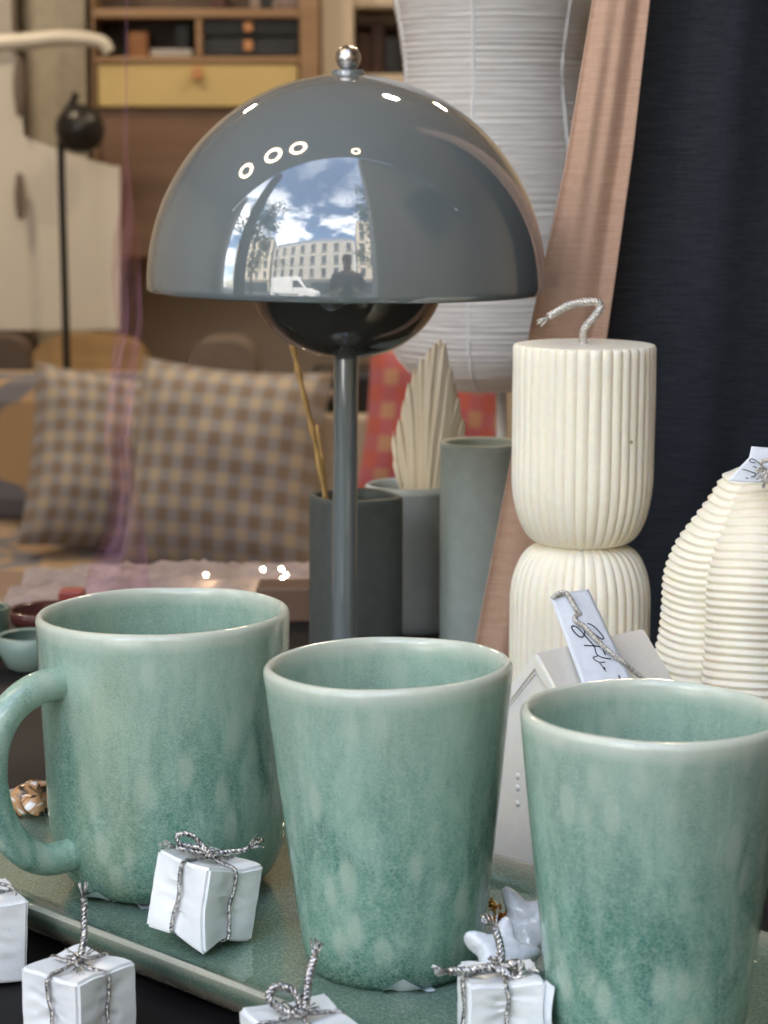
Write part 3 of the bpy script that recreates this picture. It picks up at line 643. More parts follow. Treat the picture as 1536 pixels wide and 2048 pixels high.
V2, F2 = tube(smoothp([P(662, 1090, 1.318), P(650, 960, 1.32), P(634, 850, 1.32)], 8), lambda s: .001, 6)
tag(mesh('dried_grass', *join([(V, Fc), (V2, F2)]), M['straw']), 'golden dried grass stalk leaning in the dark square vase', 'dried grass')
# fan palm spear, pleated
tips = [(792, 915), (788, 868), (797, 838), (806, 800), (816, 765), (830, 738), (845, 714), (860, 694), (870, 684), (879, 676), (888, 684), (893, 704), (903, 735), (910, 765), (918, 795), (920, 828), (926, 838), (921, 872), (915, 905)]
parts = []; rp_ = random.Random(8)
for k, (tx, ty) in enumerate(tips):
    q = k/(len(tips)-1); bx = 822+q*62; by = 1030; hw0 = 11+5*(1-abs(2*q-1)); dz = .0012*(k % 2)+rp_.uniform(0, .0012)+.012*(2*q-1)**2
    V, Fc = [], []; m_ = 26
    for i in range(m_+1):
        v = i/m_; cx = bx+(tx-bx)*(v**1.25)+2.0*math.sin(v*5+k); cy = by+(ty-by)*v
        hw = hw0*(.62+.5*math.sin(PI*min(1, v*1.05))**.8)*(1-max(0, (v-.84)/.16)**2.2)+.3
        for e, dd in ((-1, .0), (-.5, -.0012), (0, -.0026), (.5, -.0012), (1, .0)): V.append(P(cx+e*hw, cy, 1.392+dz+dd*(1-.3*v)))
    for i in range(m_):
        for j in range(4): a_ = i*5+j; Fc.append((a_, a_+1, a_+6, a_+5))
    parts.append((V, Fc))
V, Fc = join(parts)
U = [(v.x*6, v.z*2) for v in V]
pl = solid(mesh('dried_palm_leaf', V, Fc, M['palm'], None, False, U), .0004); tag(pl, 'cream dried palm leaf with a jagged edge standing in the pale grey vase', 'dried leaf')
for (x0, y0, x1, y1, x2, y2) in ((800, 960, 794, 915, 786, 862), (806, 985, 799, 950, 790, 915), (903, 905, 913, 880, 925, 866), (905, 930, 918, 890, 930, 868), (806, 970, 797, 945, 795, 932)):
    mesh('loose_frond', *tube(smoothp([P(x0, y0, 1.385), P(x1, y1, 1.385), P(x2, y2, 1.39)], 5), lambda s: .0010*(1-s*.75), 5, flat=.4), M['palm'], pl)

# ------------------------------------------------------------------ the table lamp
lp0 = P(685, 568, 1.2)
lamp = empty('mushroom_table_lamp', (lp0.x, 1.2, ZS), 'glossy blue grey mushroom table lamp with a dome shade and steel ball finial', 'lamp', None, (0, R(.55), 0))
zr = lp0.z-ZS; A, B = .1044, .1085
pr = [(A*math.sin(R(90*i/60))+.0001, zr+B*math.cos(R(90*i/60))) for i in range(61)]
pr += [(A, zr-.003), (A-.0006, zr-.0036), (A-.0014, zr-.003)]
pr += [((A-.0016)*math.sin(R(90*i/40))+.0001, zr+(B-.0016)*math.cos(R(90*i/40))) for i in range(40, -1, -1)]
V, Fc = lathe(pr, 160); shd = mesh('shade', V, Fc, M['lamp'], lamp)
zt = zr+B
V, Fc = lathe([(.0001, zt+.0022), (.008, zt+.0020), (.0086, zt+.0008), (.0086, zt-.002)], 48); mesh('cap', V, Fc, M['lamp'], lamp)
zb_ = zt+.0022+.0058
V, Fc = lathe([(.0001+.0066*math.sin(PI*i/32), zb_-.0066*math.cos(PI*i/32)) for i in range(33)], 64); mesh('finial', V, Fc, M['steel'], lamp)
gb = P(687, 718, 1.2).z-ZS; zc = zr+.004
V, Fc = lathe([(.0001+.0512*math.sin(R(90*i/50)), zc-(zc-gb)*math.cos(R(90*i/50))) for i in range(51)]+[(.045, zc+.010), (.030, zc+.018), (.0001, zc+.02)], 120); mesh('lower_globe', V, Fc, M['lampin'], lamp)
V, Fc = lathe([(.0066, .006), (.0066, gb+.001)], 48); mesh('pole', V, Fc, M['lamp'], lamp)
V, Fc = lathe([(.0001, .010), (.0075, .0098), (.012, .0085), (.043, .006), (.0455, .004), (.0455, 0), (.0001, 0)], 96); mesh('base', V, Fc, M['lamp'], lamp)

# ------------------------------------------------------------------ celadon tray
ZT = CZ-.279
ang = R(-45); ca, sa = math.cos(ang), math.sin(ang)
def rrect(hl, hw, r, n=14):
    o_ = []
    for cx, cy, a0 in ((hl-r, hw-r, 0), (-hl+r, hw-r, 90), (-hl+r, -hw+r, 180), (hl-r, -hw+r, 270)):
        for k in range(n+1):
            a = R(a0+90*k/n); o_.append((cx+r*math.cos(a), cy+r*math.sin(a)))
    return o_
HL, HW = .215, .0845
rings = [(0.055, 0.0), (.022, .0002), (.013, .0014), (.0065, .0042), (.0035, .0062), (.0012, .0068), (0, .0058), (.0006, .0035), (.004, -.002), (.010, -.0085), (.016, -.0120), (.030, -.0125)]
V, Fc = [], []
for ins, z in rings:
    pts = rrect(HL-ins, HW-ins, max(.006, .026-ins*.6)); n_ = len(pts)
    for x, y in pts: V.append((x, y, z+.0005*noise.noise(Vector((x*20, y*20, 3)))))
for i in range(len(rings)-1):
    for k in range(n_):
        a = i*n_+k; b_ = i*n_+(k+1) % n_; Fc.append((a, a+n_, b_+n_, b_))
Fc.append(tuple(range(n_))); Fc.append(tuple((len(rings)-1)*n_+k for k in range(n_))[::-1])
fe = Vector((-.131, .8055)); Ld = Vector((.7071, -.7071)); Nd = Vector((.7071, .7071))
tcn = fe+Ld*.085+Nd*(HW-.002)
tray = mesh('serving_tray', V, Fc, glaze('tray_glaze', .02, 1.7, tray=True), None, True, None, (tcn.x, tcn.y, ZT)); tray.rotation_euler = (0, 0, ang)
autosmooth(tray, 60)
tag(tray, 'green glazed rectangular tray with a cream edge under the cups', 'tray')

# ------------------------------------------------------------------ cups
def cup_profile(kind, r, rb, h):
    w_ = .0034
    if kind == 'tumbler':
        outp = [(0, .0015), (rb-.006, .0012), (rb-.004, 0), (rb-.0015, .0004), (rb+.0004, .003), (rb+.0016, .008)]
        for i in range(1, 22):
            t = i/21; outp.append((rb+.0016+(r-rb-.0016)*t**.96, .008+(h-.0105)*t))
    else:
        outp = [(0, .002), (rb-.006, .0018), (rb-.004, 0), (rb-.001, .0005)]
        for i in range(1, 15):
            a = R(90*i/14); outp.append((rb+(r*.965-rb)*math.sin(a)**.85, .001+.034*(1-math.cos(a))))
        for i in range(1, 14):
            t = i/13; outp.append((r*(.965+.035*t), .035+(h-.0375)*t))
    rim = [(r-.0003, h-.0012), (r-.0012, h-.0002), (r-.0022, h), (r-.0031, h-.0008), (r-w_-.0002, h-.0026)]
    inn = []
    for i in range(len(outp)-1, 5, -1):
        q, z = outp[i]
        if z < h-.006 and z > .009: inn.append((q-w_, z))
    q, z = inn[-1]; inn += [(q-.003, z-.0035), (q-.010, .0055), (0, .005)]
    return outp+rim+inn
def cup(name, kind, loc, r, rb, h, mat, label, cat, seed, tilt=(0, 0)):
    def rf(t, z, q):
        return q*(1+.009*noise.noise(Vector((math.cos(t)*1.2+seed, math.sin(t)*1.2, z*14)))+.0022*noise.noise(Vector((math.cos(t)*5+seed, math.sin(t)*5, z*70))))
    V, Fc = lathe(cup_profile(kind, r, rb, h), 128, rf)
    V = [Vector((x, y, z+.0006*noise.noise(Vector((x*30+seed, y*30, 7)))*min(1, z/.05))) for x, y, z in V]
    o = empty(name, loc, label, cat, 'celadon cups on the tray', (R(tilt[0]), R(tilt[1]), 0))
    b_ = mesh('body', V, Fc, mat, o)
    return o
H = .1074
mug = cup('mug', 'mug', (-.0828, .852, ZT), .0482, .031, .1072, glaze('mug_glaze', .1072, 3.1, True), 'wide green crackle glazed mug with a round handle at its left', 'mug', 2.0, (0, -.8))
a1, a2 = R(221), R(219)
hd = Vector((math.cos(R(220)), math.sin(R(220)), 0))
hp = [hd*.0425+Vector((0, 0, .0850)), hd*.0480+Vector((0, 0, .0860)), hd*.0585+Vector((0, 0, .0850)), hd*.0690+Vector((0, 0, .0790)), hd*.0755+Vector((0, 0, .0680)), hd*.0772+Vector((0, 0, .0540)), hd*.0740+Vector((0, 0, .0390)), hd*.0660+Vector((0, 0, .0265)), hd*.0560+Vector((0, 0, .0205)), hd*.0455+Vector((0, 0, .0200)), hd*.0390+Vector((0, 0, .0215))]
def hr(s): return .0064+.0020*(max(0, 1-s/.09)**1.4+max(0, (s-.91)/.09)**1.4)-.0004*math.sin(s*PI)
V, Fc = tube(smoothp(hp, 10), hr, 28)
mesh('handle', V, Fc, glaze('handle_glaze', .105, 8.4, False), mug)
tum = cup('tumbler', 'tumbler', (.0036, .761, ZT), .0427, .0302, H, glaze('tumbler_glaze', H, 5.7), 'green crackle glazed tumbler standing in front of the lamp pole', 'tumbler', 6.0, (0, -1.3))
tum2 = cup('tumbler', 'tumbler', (.0838, .694, ZT), .0422, .0300, H, glaze('spotted_glaze', H, 11.3), 'green glazed tumbler with pale spots in front of the white house candle', 'tumbler', 9.5, (0, .6))
bowl = cup('low_bowl', 'mug', (.178, .835, ZT+.0), .042, .028, .050, glaze('bowl_glaze', .06, 14.0), 'dark green low bowl cut off by the right edge, behind the spotted tumbler', 'bowl', 4.0); del bowl['group']
# paper price stickers peeking out from under the cups
def sticker(parent, w0, pts):
    V, Fc, U = grid(lambda u, v: pts(u, v), 10, 4); mesh('price_sticker', V, Fc, M['label'], parent, True, U)
def ring_pt(a, r, z): return Vector((r*math.cos(R(a)), r*math.sin(R(a)), z))
sticker(tum, 0, lambda u, v: ring_pt(262+34*u, .0315-.004*v+.0015*math.sin(u*3), .0003+.0060*max(0, 1-abs(u-.38)*2.2)*(1-v)))
sticker(mug, 0, lambda u, v: ring_pt(236+44*u, .0355-.006*v+.002*math.sin(u*5), .0006+.0055*max(0, math.sin(u*2*PI))*(1-v)))
sticker(mug, 0, lambda u, v: ring_pt(216+20*u, .043-.008*v, .0015+.006*u*(1-v)))
sticker(tum2, 0, lambda u, v: ring_pt(196+11*v, .0335+.0012*math.sin(u*4)+.010*u*.2, .004+.018*u))

# ------------------------------------------------------------------ candles
YC = 1.08
cc = P(1163, 900, YC)
cd0 = empty('ribbed_pillar_candle', (cc.x, YC, ZS), 'tall ivory ribbed candle shaped like an hourglass with a bent wick', 'candle', None, (0, R(.25), 0))
zt = P(1163, 687, YC).z-ZS; zw = P(1163, 1084, YC).z-ZS; rc = .0340; rw = .0192
pr = [(.0001, zt), (rc*.5, zt), (rc*.90, zt), (rc*.975, zt-.0004), (rc, zt-.0018)]
for i in range(1, 16): pr.append((rc, zt-.0018-(zt-zw-.036)*i/15))
z0 = pr[-1][1]
for i in range(1, 19): a = R(90*i/18); pr.append((rw+(rc-rw)*math.cos(a)**.9, z0-(z0-zw)*math.sin(a)))
zl = zw-.0015
for i in range(1, 19): a = R(90*i/18); pr.append((rw+(rc*1.0-rw)*math.sin(a)**.9, zl-.027*(1-math.cos(a))))
for i in range(1, 16): pr.append((rc, zl-.027-(zl-.027)*i/15))
pr.append((.0001, 0))
NR = 40
def candr(t, z, r):
    if z > zt-.0003: q = r*(1+.0) ; d = .0014 if r > rc*.86 else 0
    else: d = .0014*min(1, r/rc*1.05)
    s = abs(math.sin(NR*t/2+.28*math.sin(3*t+1)+.22*math.sin(7*t+z*9))); return r-d*(1-s**.55)+.0003*noise.noise(Vector((math.cos(t)*4, math.sin(t)*4, z*30)))
V, Fc = lathe(pr, NR*12, candr); wb = mesh('wax_body', V, Fc, M['wax'], cd0); autosmooth(wb, 50)
o = mesh('seam', *tube(smoothp([(-.002+.0006*math.sin(i*2.1)-.0003*i, -math.sqrt(max(0, 1))*(rw+.0009+(rc-rw)*min(1, (i/5)**.6)), zw-.001+i*.0075) for i in range(6)], 6), lambda s: .0006*(1-s*.8), 6), M['wax'], cd0)
wk = [P(x, y, YC+dy)-Vector((cc.x, YC, ZS)) for x, y, dy in ((1163, 690, 0), (1162, 676, 0), (1166, 655, -.002), (1184, 634, -.003), (1197, 614, -.003), (1188, 604, -.003), (1160, 605, -.003), (1132, 612, -.004), (1110, 624, -.005), (1094, 634, -.006))]
dp = P(1260, 884, YC-.0275)-Vector((cc.x, YC, ZS))
mesh('chip', *lathe([(.0001, .0006), (.0006, .0004), (.0009, -.0003)], 12), simple('wax_chip', (.42, .34, .22), .6), cd0, True, None, dp).rotation_euler = (R(90), 0, R(40))
mesh('wick', *braid(wk, .0019, 190, 8, 3, 9, .006), M['cord'], cd0)

# white house-shaped candle
GX = Vector((.0612, .905, 0)); Wd = Vector((.70, -.714, 0)); Rd = Vector((.714, .70, 0))
hz = P(1067, 1304, .905).z-ZS
house = empty('house_candle', (GX.x, GX.y, ZS), 'white wax candle shaped like a small house with a pitched roof', 'candle', None, (0, 0, math.atan2(Wd.y, Wd.x)))
# local x = along the gable, local y = back along the ridge
hw_, hl_, ev = .033, .070, hz-.040
bm = bmesh.new()
fr = [(-hw_, 0), (hw_, 0), (hw_, ev-.002), (0, hz-.007), (-hw_, ev-.002)]
va = [bm.verts.new((x, .0016, z)) for x, z in fr]; vb = [bm.verts.new((x, hl_-.002, z)) for x, z in fr]
bm.faces.new(va); bm.faces.new(vb[::-1])
for i in range(5): bm.faces.new((va[i], vb[i], vb[(i+1) % 5], va[(i+1) % 5]))
bmesh.ops.recalc_face_normals(bm, faces=bm.faces[:]); bmesh.ops.bevel(bm, geom=bm.edges[:], offset=.0014, segments=3, affect='EDGES'); bm.verts.index_update()
mesh('wall', [v.co.copy() for v in bm.verts], [[v.index for v in f.verts] for f in bm.faces], M['wax2'], house, False); bm.free()
bm = bmesh.new()
fr = [(0, hz), (hw_+.004, ev-.004), (hw_+.0005, ev-.0075), (0, hz-.0085), (-hw_-.0005, ev-.0075), (-hw_-.004, ev-.004)]
va = [bm.verts.new((x, 0, z)) for x, z in fr]; vb = [bm.verts.new((x, hl_, z)) for x, z in fr]
bm.faces.new((va[0], va[1], va[2], va[3])); bm.faces.new((va[0], va[3], va[4], va[5])); bm.faces.new((vb[3], vb[2], vb[1], vb[0])); bm.faces.new((vb[5], vb[4], vb[3], vb[0]))
for i in range(6): bm.faces.new((va[i], vb[i], vb[(i+1) % 6], va[(i+1) % 6]))
bmesh.ops.recalc_face_normals(bm, faces=bm.faces[:]); bmesh.ops.bevel(bm, geom=[e for e in bm.edges if len(e.link_faces) == 2 and e.calc_face_angle(0) > .4], offset=.0011, segments=3, affect='EDGES'); bm.verts.index_update()
mesh('roof', [v.co.copy() for v in bm.verts], [[v.index for v in f.verts] for f in bm.faces], M['wax2'], house, False); bm.free()
def dimple(x, z):
    V, Fc = lathe([(.0001, .0006), (.0008, .0005), (.0013, .0002), (.0017, -.0004)], 20); o = mesh('window_dimple', [(v[0], -v[2], v[1]) for v in V], Fc, M['wax2'], house, True); o.location = (x, .0015, z)
for zz in (.0385, .0335, .0270):
    for x in (-.0100, .0100): dimple(x, zz)
# paper tag leaning on the roof
tl, tr_, br_, bl_ = P(1100, 1194, .930), P(1177, 1179, .936), P(1280, 1395, .902), P(1176, 1395, .896)
tn = (tr_-tl).cross(bl_-tl).normalized()
if tn.y > 0: tn = -tn
tp0 = tl
crn = [onplane(1100, 1194, tp0, tn), onplane(1177, 1179, tp0, tn), onplane(1280, 1395, tp0, tn), onplane(1174, 1395, tp0, tn)]
tg = empty('paper_tag', crn[0], 'pale paper tag with black handwriting leaning on the white house candle', 'tag')
def tagf(u, v):
    p = (crn[0]*(1-u)+crn[1]*u)*(1-v)+(crn[3]*(1-u)+crn[2]*u)*v
    return p+tn*(.0007*math.sin(u*PI)+.0004*noise.noise(Vector((u*3, v*6, 1))))-crn[0]
V, Fc, U = grid(tagf, 10, 24); solid(mesh('card', V, Fc, M['label'], tg, True, U), .0004)
strokes = [[(705, 535), (745, 545), (810, 590), (872, 660), (902, 705), (890, 726), (860, 712), (820, 685), (770, 645)],
           [(665, 545), (620, 600), (560, 575)][:0] or [(668, 600), (672, 650), (655, 690), (615, 698), (565, 660), (520, 605), (512, 572), (530, 562), (575, 578), (630, 630), (665, 672), (730, 745), (790, 808)],
           [(664, 545), (672, 580), (668, 625)], [(662, 801), (740, 806), (840, 815), (935, 828)], [(712, 668), (772, 692), (828, 742), (862, 795), (900, 860), (925, 922)],
           [(790, 808), (800, 850), (815, 905), (850, 935), (900, 955), (995, 970)], [(840, 930), (790, 945), (778, 958), (800, 985), (850, 1010), (890, 1012), (922, 1008)],
           [(850, 1012), (880, 1050), (905, 1085), (932, 1126)], [(890, 1072), (915, 1078), (920, 1098), (900, 1092)], [(1090, 1168), (1098, 1190), (1112, 1208)]]
parts = []
for st in strokes:
    if len(st) < 2: continue
    pts = [onplane(1060+x/6.144, 1160+y/6.144, tp0+tn*.0011, tn)-crn[0] for x, y in st]
    parts.append(tube(smoothp(pts, 5), .00024, 6))
mesh('handwriting', *join(parts), M['ink'], tg, False)
hole = onplane(1168, 1237, tp0+tn*.0009, tn)-crn[0]
V = [hole+(crn[1]-crn[0]).normalized()*.0022*math.cos(2*PI*k/24)+(crn[3]-crn[0]).normalized()*.0022*math.sin(2*PI*k/24) for k in range(24)]
mesh('eyelet', V, [tuple(range(24))], M['wax3'], tg, False)
cp_ = [(1105, 1196, .001), (1118, 1186, .0022), (1132, 1186, .0028), (1144, 1202, .0028), (1152, 1218, .0024), (1160, 1228, .001), (1150, 1232, .0016), (1152, 1242, .0024), (1170, 1254, .0026), (1190, 1276, .0026), (1212, 1297, .0026), (1243, 1322, .002), (1264, 1340, -.002), (1290, 1360, -.006)]
mesh('cord', *braid([onplane(x, y, tp0+tn*d, tn)-crn[0] for x, y, d in cp_], .00105, 260, 6, 3), M['cord'], tg)

# wavy ribbed candle at the right
YW = 1.0; wx = P(1541, 1100, YW).x
wv = empty('wavy_candle', (wx, YW, ZS), 'cream candle with stacked ripples and deep lobes at the right edge', 'candle')
z_of = lambda y: P(1541, y, YW).z-ZS
half = [(938, 70), (946, 92), (960, 104), (1000, 128), (1040, 156), (1080, 184), (1120, 202), (1160, 212), (1220, 214), (1280, 220), (1330, 232), (1400, 236), (1500, 232), (1600, 226), (1720, 224)]
sm = smoothp([(h_, 0, y) for y, h_ in half], 34)
pr = [(.0001, z_of(938))]+[(p.x/F*1.012*YW, z_of(p.z)) for p in sm]
pr = [(r, z) for r, z in pr if z > 0]+[(.044, 0), (.0001, 0)]
ztop = z_of(938)
def wavr(t, z, r):
    k = min(1, max(0, (ztop-z)/.06)); dep = .17+.20*k
    ph_ = (t-R(270-17)+R(9)*math.sin(PI*min(1, max(0, (ztop-z)/.12)))); c = abs(math.cos(2.5*ph_)); lob = 1-dep*(1-c**.62)
    rip = .00062*math.sin(2*PI*(ztop-z+.0016*math.cos(2.5*ph_)**2+.0004*math.sin(3*t))/.0034)
    return max(.0001, r*lob+(rip if r > .014 else 0))
V, Fc = lathe(pr, 200, wavr); mesh('wax_body', V, Fc, M['wax3'], wv)
# its curled tag
TT = [[(1503, 893, .945), (1540, 896, .945), (1600, 900, .945)], [(1498, 915, .943), (1540, 918, .943), (1605, 920, .943)], [(1478, 935, .942), (1530, 940, .941), (1606, 940, .941)], [(1455, 961, .942), (1520, 970, .938), (1610, 955, .94)]]
def tt(u, v):
    s = v*3; i = min(int(s), 2); t = s-i
    def row(r):
        a, b_, c = [Vector(x) for x in r]; return a*(1-u)**2+b_*2*u*(1-u)+c*u*u
    q = row(TT[i])*(1-t)+row(TT[i+1])*t; return P(q.x, q.y, q.z+.022)
V, Fc, U = grid(tt, 16, 24)
tg2 = solid(mesh('curled_tag', V, Fc, M['label'], None, True, U), .0004); tag(tg2, 'small curled paper tag with a scribble on top of the wavy candle', 'tag')
parts = []
for st in ([(1511, 926), (1502, 924), (1499, 921), (1502, 918), (1508, 919), (1515, 924), (1521, 930)], [(1506, 933), (1512, 935), (1515, 939), (1519, 936)], [(1484, 939), (1492, 940), (1503, 944), (1511, 947), (1509, 952), (1502, 954)], [(1491, 956), (1497, 956)]):
    parts.append(tube(smoothp([P(x, y, .9615) for x, y in st], 4), .00022, 5))
mesh('handwriting', *join(parts), M['ink'], tg2, False)
rk = random.Random(2); parts = []
for k in range(26):
    c = P(1533+rk.uniform(-6, 10), 948+rk.uniform(-12, 8), .955); a = rk.uniform(0, 2*PI); d = Vector((math.cos(a), -.3, math.sin(a)))*.0035
    parts.append(tube(smoothp([c, c+d*.6+Vector((0, 0, .001)), c+d*1.3], 4), .0006, 5))
parts.append(tube(smoothp([P(1520, 925, .958), P(1540, 920, .956), P(1570, 925, .956)], 6), .0010, 6))
mesh('twine_knot', *join(parts), M['cord'], tg2)

# ------------------------------------------------------------------ little wrapped gifts
def gift(loc, s, yaw, tiltx, tilty, label, seed, bow, flap=False, sz=None):
    g_ = empty('gift_box', loc, label, 'gift box', 'little white gift boxes', (R(tiltx), R(tilty), R(yaw)))
    sx, sy, szz = sz or (s, s, s)
    bm = bmesh.new(); bmesh.ops.create_cube(bm, size=1); bmesh.ops.scale(bm, vec=(sx, sy, szz), verts=bm.verts)
    bmesh.ops.bevel(bm, geom=bm.edges[:], offset=.0011, segments=2, affect='EDGES')
    bmesh.ops.subdivide_edges(bm, edges=[e for e in bm.edges if e.calc_length() > s*.5], cuts=22, use_grid_fill=True)
    cw = .0055
    for v in bm.verts:
        c = v.co; q = Vector((c.x/sx, c.y/sy, c.z/szz))
        dn = min(abs(c.x) if abs(q.y) > .42 or abs(q.z) > .42 else 9, abs(c.y) if abs(q.x) > .42 or abs(q.z) > .42 else 9)
        dent = .0011*math.exp(-(dn/cw)**2)
        nv = noise.noise(q*2.6+Vector((seed, seed, 0)))*.0012+noise.noise(Vector((q.x*2+q.z*5, q.y*2+q.z*4, seed+q.z*3)))*.0008
        nv += .0018*math.exp(-(dn/.0075)**2)*noise.noise(Vector((q.x*3, q.y*3, q.z*7+seed)))
        m_ = max(abs(q.x), abs(q.y), abs(q.z)); e = sorted((abs(q.x), abs(q.y), abs(q.z)))[1]
        flatk = max(0, 1-(e/.5)**4)
        c -= q.normalized()*(dent*(.5+flatk)+abs(nv)*flatk)
        c.z += .0009*noise.noise(Vector((q.x*3, q.y*3, seed+5)))*(1 if q.z > 0 else 0)
    if flap:                                     # the loose paper corner at the foot
        for v in bm.verts:
            q = Vector((v.co.x/sx, v.co.y/sy, v.co.z/szz))
            k = max(0, -q.y+.0-abs(q.x+.5)*1.0-.1) if q.z < -.30 else 0
            kk = max(0, 1-(Vector((q.x+.5, q.y+.5, q.z+.5)).length)/.5)**1.5
            v.co += Vector((.0010, -.0032, -.0027))*kk
    bm.verts.index_update()
    mesh('paper_wrapping', [v.co.copy() for v in bm.verts], [[v.index for v in f.verts] for f in bm.faces], M['paper'], g_, True); bm.free()
    autosmooth(g_.children[0], 38)
    def loop(ax):
        hx = (sx if ax == 'x' else sy)/2; hz_ = szz/2; p = []
        rnd = random.Random(seed+(3 if ax == 'x' else 9))
        for x, z in ((0, hz_), (.55*hx, hz_-.0006), (hx-.0006, hz_-.0014), (hx-.0003, .45*hz_), (hx-.0008, 0), (hx-.0004, -.5*hz_), (hx-.001, -hz_+.001), (0, -hz_), (-hx+.001, -hz_+.001), (-hx+.0004, -.5*hz_), (-hx+.0008, 0), (-hx+.0003, .45*hz_), (-hx+.0006, hz_-.0014), (-.55*hx, hz_-.0006), (0, hz_)):
            j = rnd.uniform(-.0006, .0006)
            p.append(Vector((x, j, z+.0002)) if ax == 'x' else Vector((j, x, z+.0002)))
        return braid(p, .00075, 260, 5, 3)
    mesh('cord', *join([loop('x'), loop('y')]), M['silver'], g_)
    parts = []
    for pts, r, fray in bow: parts.append(braid([Vector(p)+Vector((0, 0, szz/2)) for p in pts], r, 230, 7, 3, fray, .005))
    rnd = random.Random(seed)
    for k in range(7):
        a = rnd.uniform(0, 2*PI); parts.append(braid([Vector((.0022*math.cos(a+i*1.9), .0022*math.sin(a+i*1.9), szz/2+.0006+.0006*i)) for i in range(4)], .0008, 240, 4, 3, 3, .003))
    mesh('bow', *join(parts), M['silver'], g_)
    return g_
k_ = 1e-3
def mm(*p): return [tuple(x*k_ for x in q) for q in p]
gift((-.1012, .722, ZS+.0145), .0275, 52, 0, -1, 'white gift box with an upright silver tail in front of the mug', 1.3,
     [(mm((0, 0, 0), (1.2, -.5, 3), (2.6, -.6, 9), (3.2, -.4, 16), (3.8, 0, 21)), .0012, 5), (mm((0, 0, 1), (-3, -3, 2), (-5, -5, 1)), .0009, 6), (mm((0, 0, 1), (3, 1, 2), (5, 3, 1)), .0009, 6)])
gift((-.0640, .782, ZT+.0172), .0278, 47, 0, 0, 'white gift box tilted on the green tray between the mug and the tumbler', 4.1,
     [(mm((0, 0, 1), (-4, 3, 3), (-9, 7, 3.5), (-9.5, 8.5, 6.5), (-6, 5, 7), (-1, 1, 2)), .0010, 7), (mm((0, 0, 1), (4, -2, 2.2), (9, -6, 3.6), (11, -7.5, 5)), .0010, 11), (mm((0, 0, 1), (-6, 4, 1.5), (-10, 8, 2)), .0009, 8)], True)
gs = [o for o in bpy.data.objects if o.name.startswith('gift_box')]
gs[1].rotation_euler = (Matrix.Rotation(R(9), 3, 'Y') @ Matrix.Rotation(R(-6), 3, 'X') @ Matrix.Rotation(R(47), 3, 'Z')).to_euler()
gift((.0372, .692, ZT+.0112), .0262, 7, 0, 0, 'white gift box beneath the glitter stars between the two tumblers', 6.6,
     [(mm((0, 0, 1), (-6, -1, 1.5), (-12, -2, 1.3), (-17, -3, 2)), .0015, 9), (mm((0, 0, 1), (.4, 1.5, 5), (-.5, 3, 10), (-1.5, 4, 13)), .0013, 8), (mm((0, 0, 1), (3, -2, 3.2), (5.5, -3, 3), (5.5, -5, 0), (3, -4, -.5), (0, -1, 1)), .0015, 6)], sz=(.0250, .0230, .0222))
gift((-.0258, .668, ZS+.0162), .0295, 24, 0, 0, 'white gift box with a big silver loop at the bottom edge of the photo', 9.2,
     [(mm((0, 0, 0), (-5, 1, 2), (-9, 3, 6), (-6, 4, 9), (-1, 2, 7), (1, 1, 1)), .0014, 0), (mm((1, 0, 0), (3, 2, 6), (5, 4, 12), (7, 5, 16)), .0015, 8)])
gift((-.1465, .785, ZS+.0165), .030, 24, 0, 3, 'white gift box cut off by the left edge of the photo', 12.4,
     [(mm((0, 0, 1), (5, -3, 3.5), (10, -6, 3), (12, -7, 0), (8, -6, -3), (3, -2, 0)), .0007, 3)])

# ------------------------------------------------------------------ glitter stars and gold
def star(loc, r, th, rot, label):
    bm = bmesh.new(); pts = []
    n = 120
    for i in range(n):
        a = 2*PI*i/n; c = math.cos(5*a); q = r*(.70+.23*c+.05*math.cos(10*a)); pts.append((q*math.cos(a), q*math.sin(a)))
    V, Fc = [], []
    lay = [(.0, -th/2), (.5, -th/2), (.78, -th*.46), (.92, -th*.36), (1, -th*.14), (1, th*.14), (.92, th*.36), (.78, th*.46), (.5, th/2), (0, th/2)]
    for s, z in lay:
        for x, y in pts: V.append((x*s+1e-6*x, y*s+1e-6*y, z+.0005*noise.noise(Vector((x*300, y*300, z*100)))*(1 if s else 0)))
    for i in range(len(lay)-1):
        for k in range(n): a = i*n+k; b_ = i*n+(k+1) % n; Fc.append((a, b_, b_+n, a+n))
    o = mesh('glitter_star', V, Fc, M['star'], None, True, None, loc); m = o.modifiers.new('r', 'REMESH'); m.mode = 'VOXEL'; m.voxel_size = .0007; m.use_smooth_shade = True; m2 = o.modifiers.new('s', 'SMOOTH'); m2.iterations = 8; m2.factor = .5
    o.rotation_euler = rot; return tag(o, label, 'star', 'glitter stars on the tray')
star(P(1058, 1852, .765), .0165, .010, (R(62), R(18), R(-12)), 'white glitter star leaning upright against the spotted tumbler')
star(P(1003, 1912, .718), .0145, .009, (R(48), R(4), R(20)), 'white glitter star lying on the gift box between the tumblers')
rk = random.Random(11); parts = []
for k in range(60):
    t = k/59; p = P(968+70*t+rk.uniform(-5, 5), 1795+60*t*.7+rk.uniform(-5, 38), .80-.02*rk.random()); p.z = max(p.z, ZT+.0015)
    V, Fc = lathe([(.0001, .0003), (.0014, .0001), (.0016, -.0002), (.0001, -.0002)], 10)
    m_ = Matrix.Translation(p) @ Matrix.Rotation(rk.uniform(0, PI), 4, 'X') @ Matrix.Rotation(rk.uniform(0, PI), 4, 'Y'); parts.append(([m_ @ Vector(v) for v in V], Fc))
tag(mesh('gold_sequins', *join(parts), M['gold'], None, False), 'heap of gold sequins on the tray between the two tumblers', 'sequins', kind='stuff')

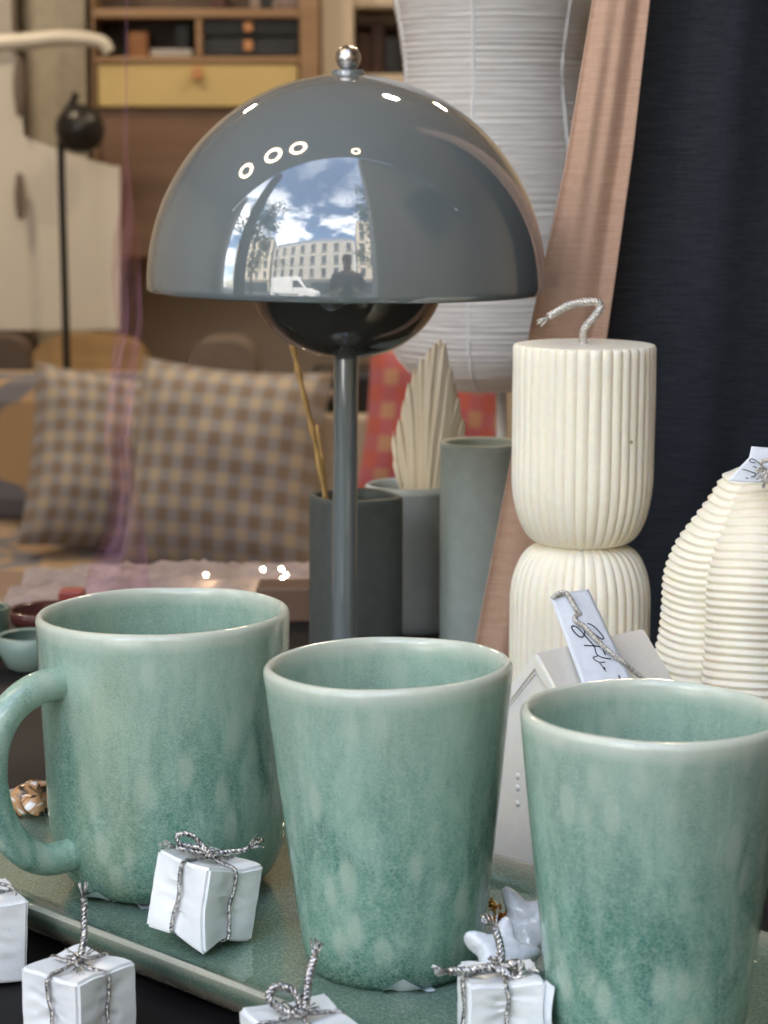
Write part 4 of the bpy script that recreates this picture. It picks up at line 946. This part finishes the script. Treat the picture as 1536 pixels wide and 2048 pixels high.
# ------------------------------------------------------------------ things at the left edge behind the mug
def bowl_thing(name, px, ytop, Y, r, h, mat, inn, label, zbase=None):
    c = P(px, ytop, Y); zb2 = ZS if zbase is None else zbase
    o = empty(name, (c.x, Y, zb2), label, 'bowl' if 'bowl' in name else 'dish' if 'dish' in name else 'cup')
    hh = c.z-zb2
    V, Fc = lathe([(0, .002), (r*.55, 0), (r*.7, .002), (r*.9, hh*.45), (r, hh-.001), (r-.0015, hh), (r-.003, hh-.001)], 64); mesh('body', V, Fc, mat, o)
    V, Fc = lathe([(r-.003, hh-.0011), (r*.86, hh*.5), (r*.6, .006), (0, .005)], 64); mesh('inside', V, Fc, inn, o)
    return o
gl2 = glaze('side_glaze', .08, 21.0); gdk = simple('dark_celadon', (.085, .13, .105), .25, scale=20)
bowl_thing('round_bowl', 100, 1216, 1.38, .0265, .05, M['redgl'], M['redgl'], 'dark oxblood red bowl behind the rim of the mug')
bowl_thing('small_cup', 60, 1268, 1.28, .0195, .05, simple('pale_celadon', (.22, .31, .27), .25, scale=20), gdk, 'small pale green cup behind the handle of the mug')
bowl_thing('tall_cup', -38, 1212, 1.30, .0170, .07, gdk, gdk, 'dark green cup cut off by the left edge')
V, Fc = lathe([(.0001, 0), (.010, .001), (.0125, .004), (.010, .0075), (.0001, .009)], 40); p = P(112, 1188, 1.36); p.z = ZS
tag(mesh('red_lid', *boxd((P(112, 1176, 1.36).x, 1.43, (P(112, 1178, 1.43).z+ZS)/2), (.016, .016, P(112, 1178, 1.43).z-ZS), .002), M['red'], None, False), 'small red box behind the oxblood bowl', 'box')
dish = bowl_thing('shell_dish', 62, 1626, .945, .031, .03, simple('matt_celadon', (.30, .38, .34), .35, scale=30), gdk, 'low grey green dish of shells seen through the handle of the mug')
def shell(px, py, Y, s, rot, label):
    V, Fc, U = grid(lambda u, v: (s*(u-.5)*1.7*math.sin(PI*min(.98, max(.02, v)))**.6, s*(v-.5)*2, s*.75*math.sin(PI*v)*(1-(2*u-1)**2)), 16, 16)
    o = solid(mesh('sea_shell', V, Fc, M['shell'], None, True, U, P(px, py, Y)), .0008); o.rotation_euler = rot; tag(o, label, 'shell', 'shells in the dish')
shell(50, 1598, .935, .0085, (R(50), R(20), R(-50)), 'brown and white striped shell leftmost in the grey green dish')
shell(76, 1594, .945, .0080, (R(62), R(-30), R(20)), 'dark shell standing against the mug in the grey green dish')
shell(66, 1612, .925, .0060, (R(40), R(0), R(60)), 'small pale shell lying in front of the striped one in the dish')
bpy.context.view_layer.update()
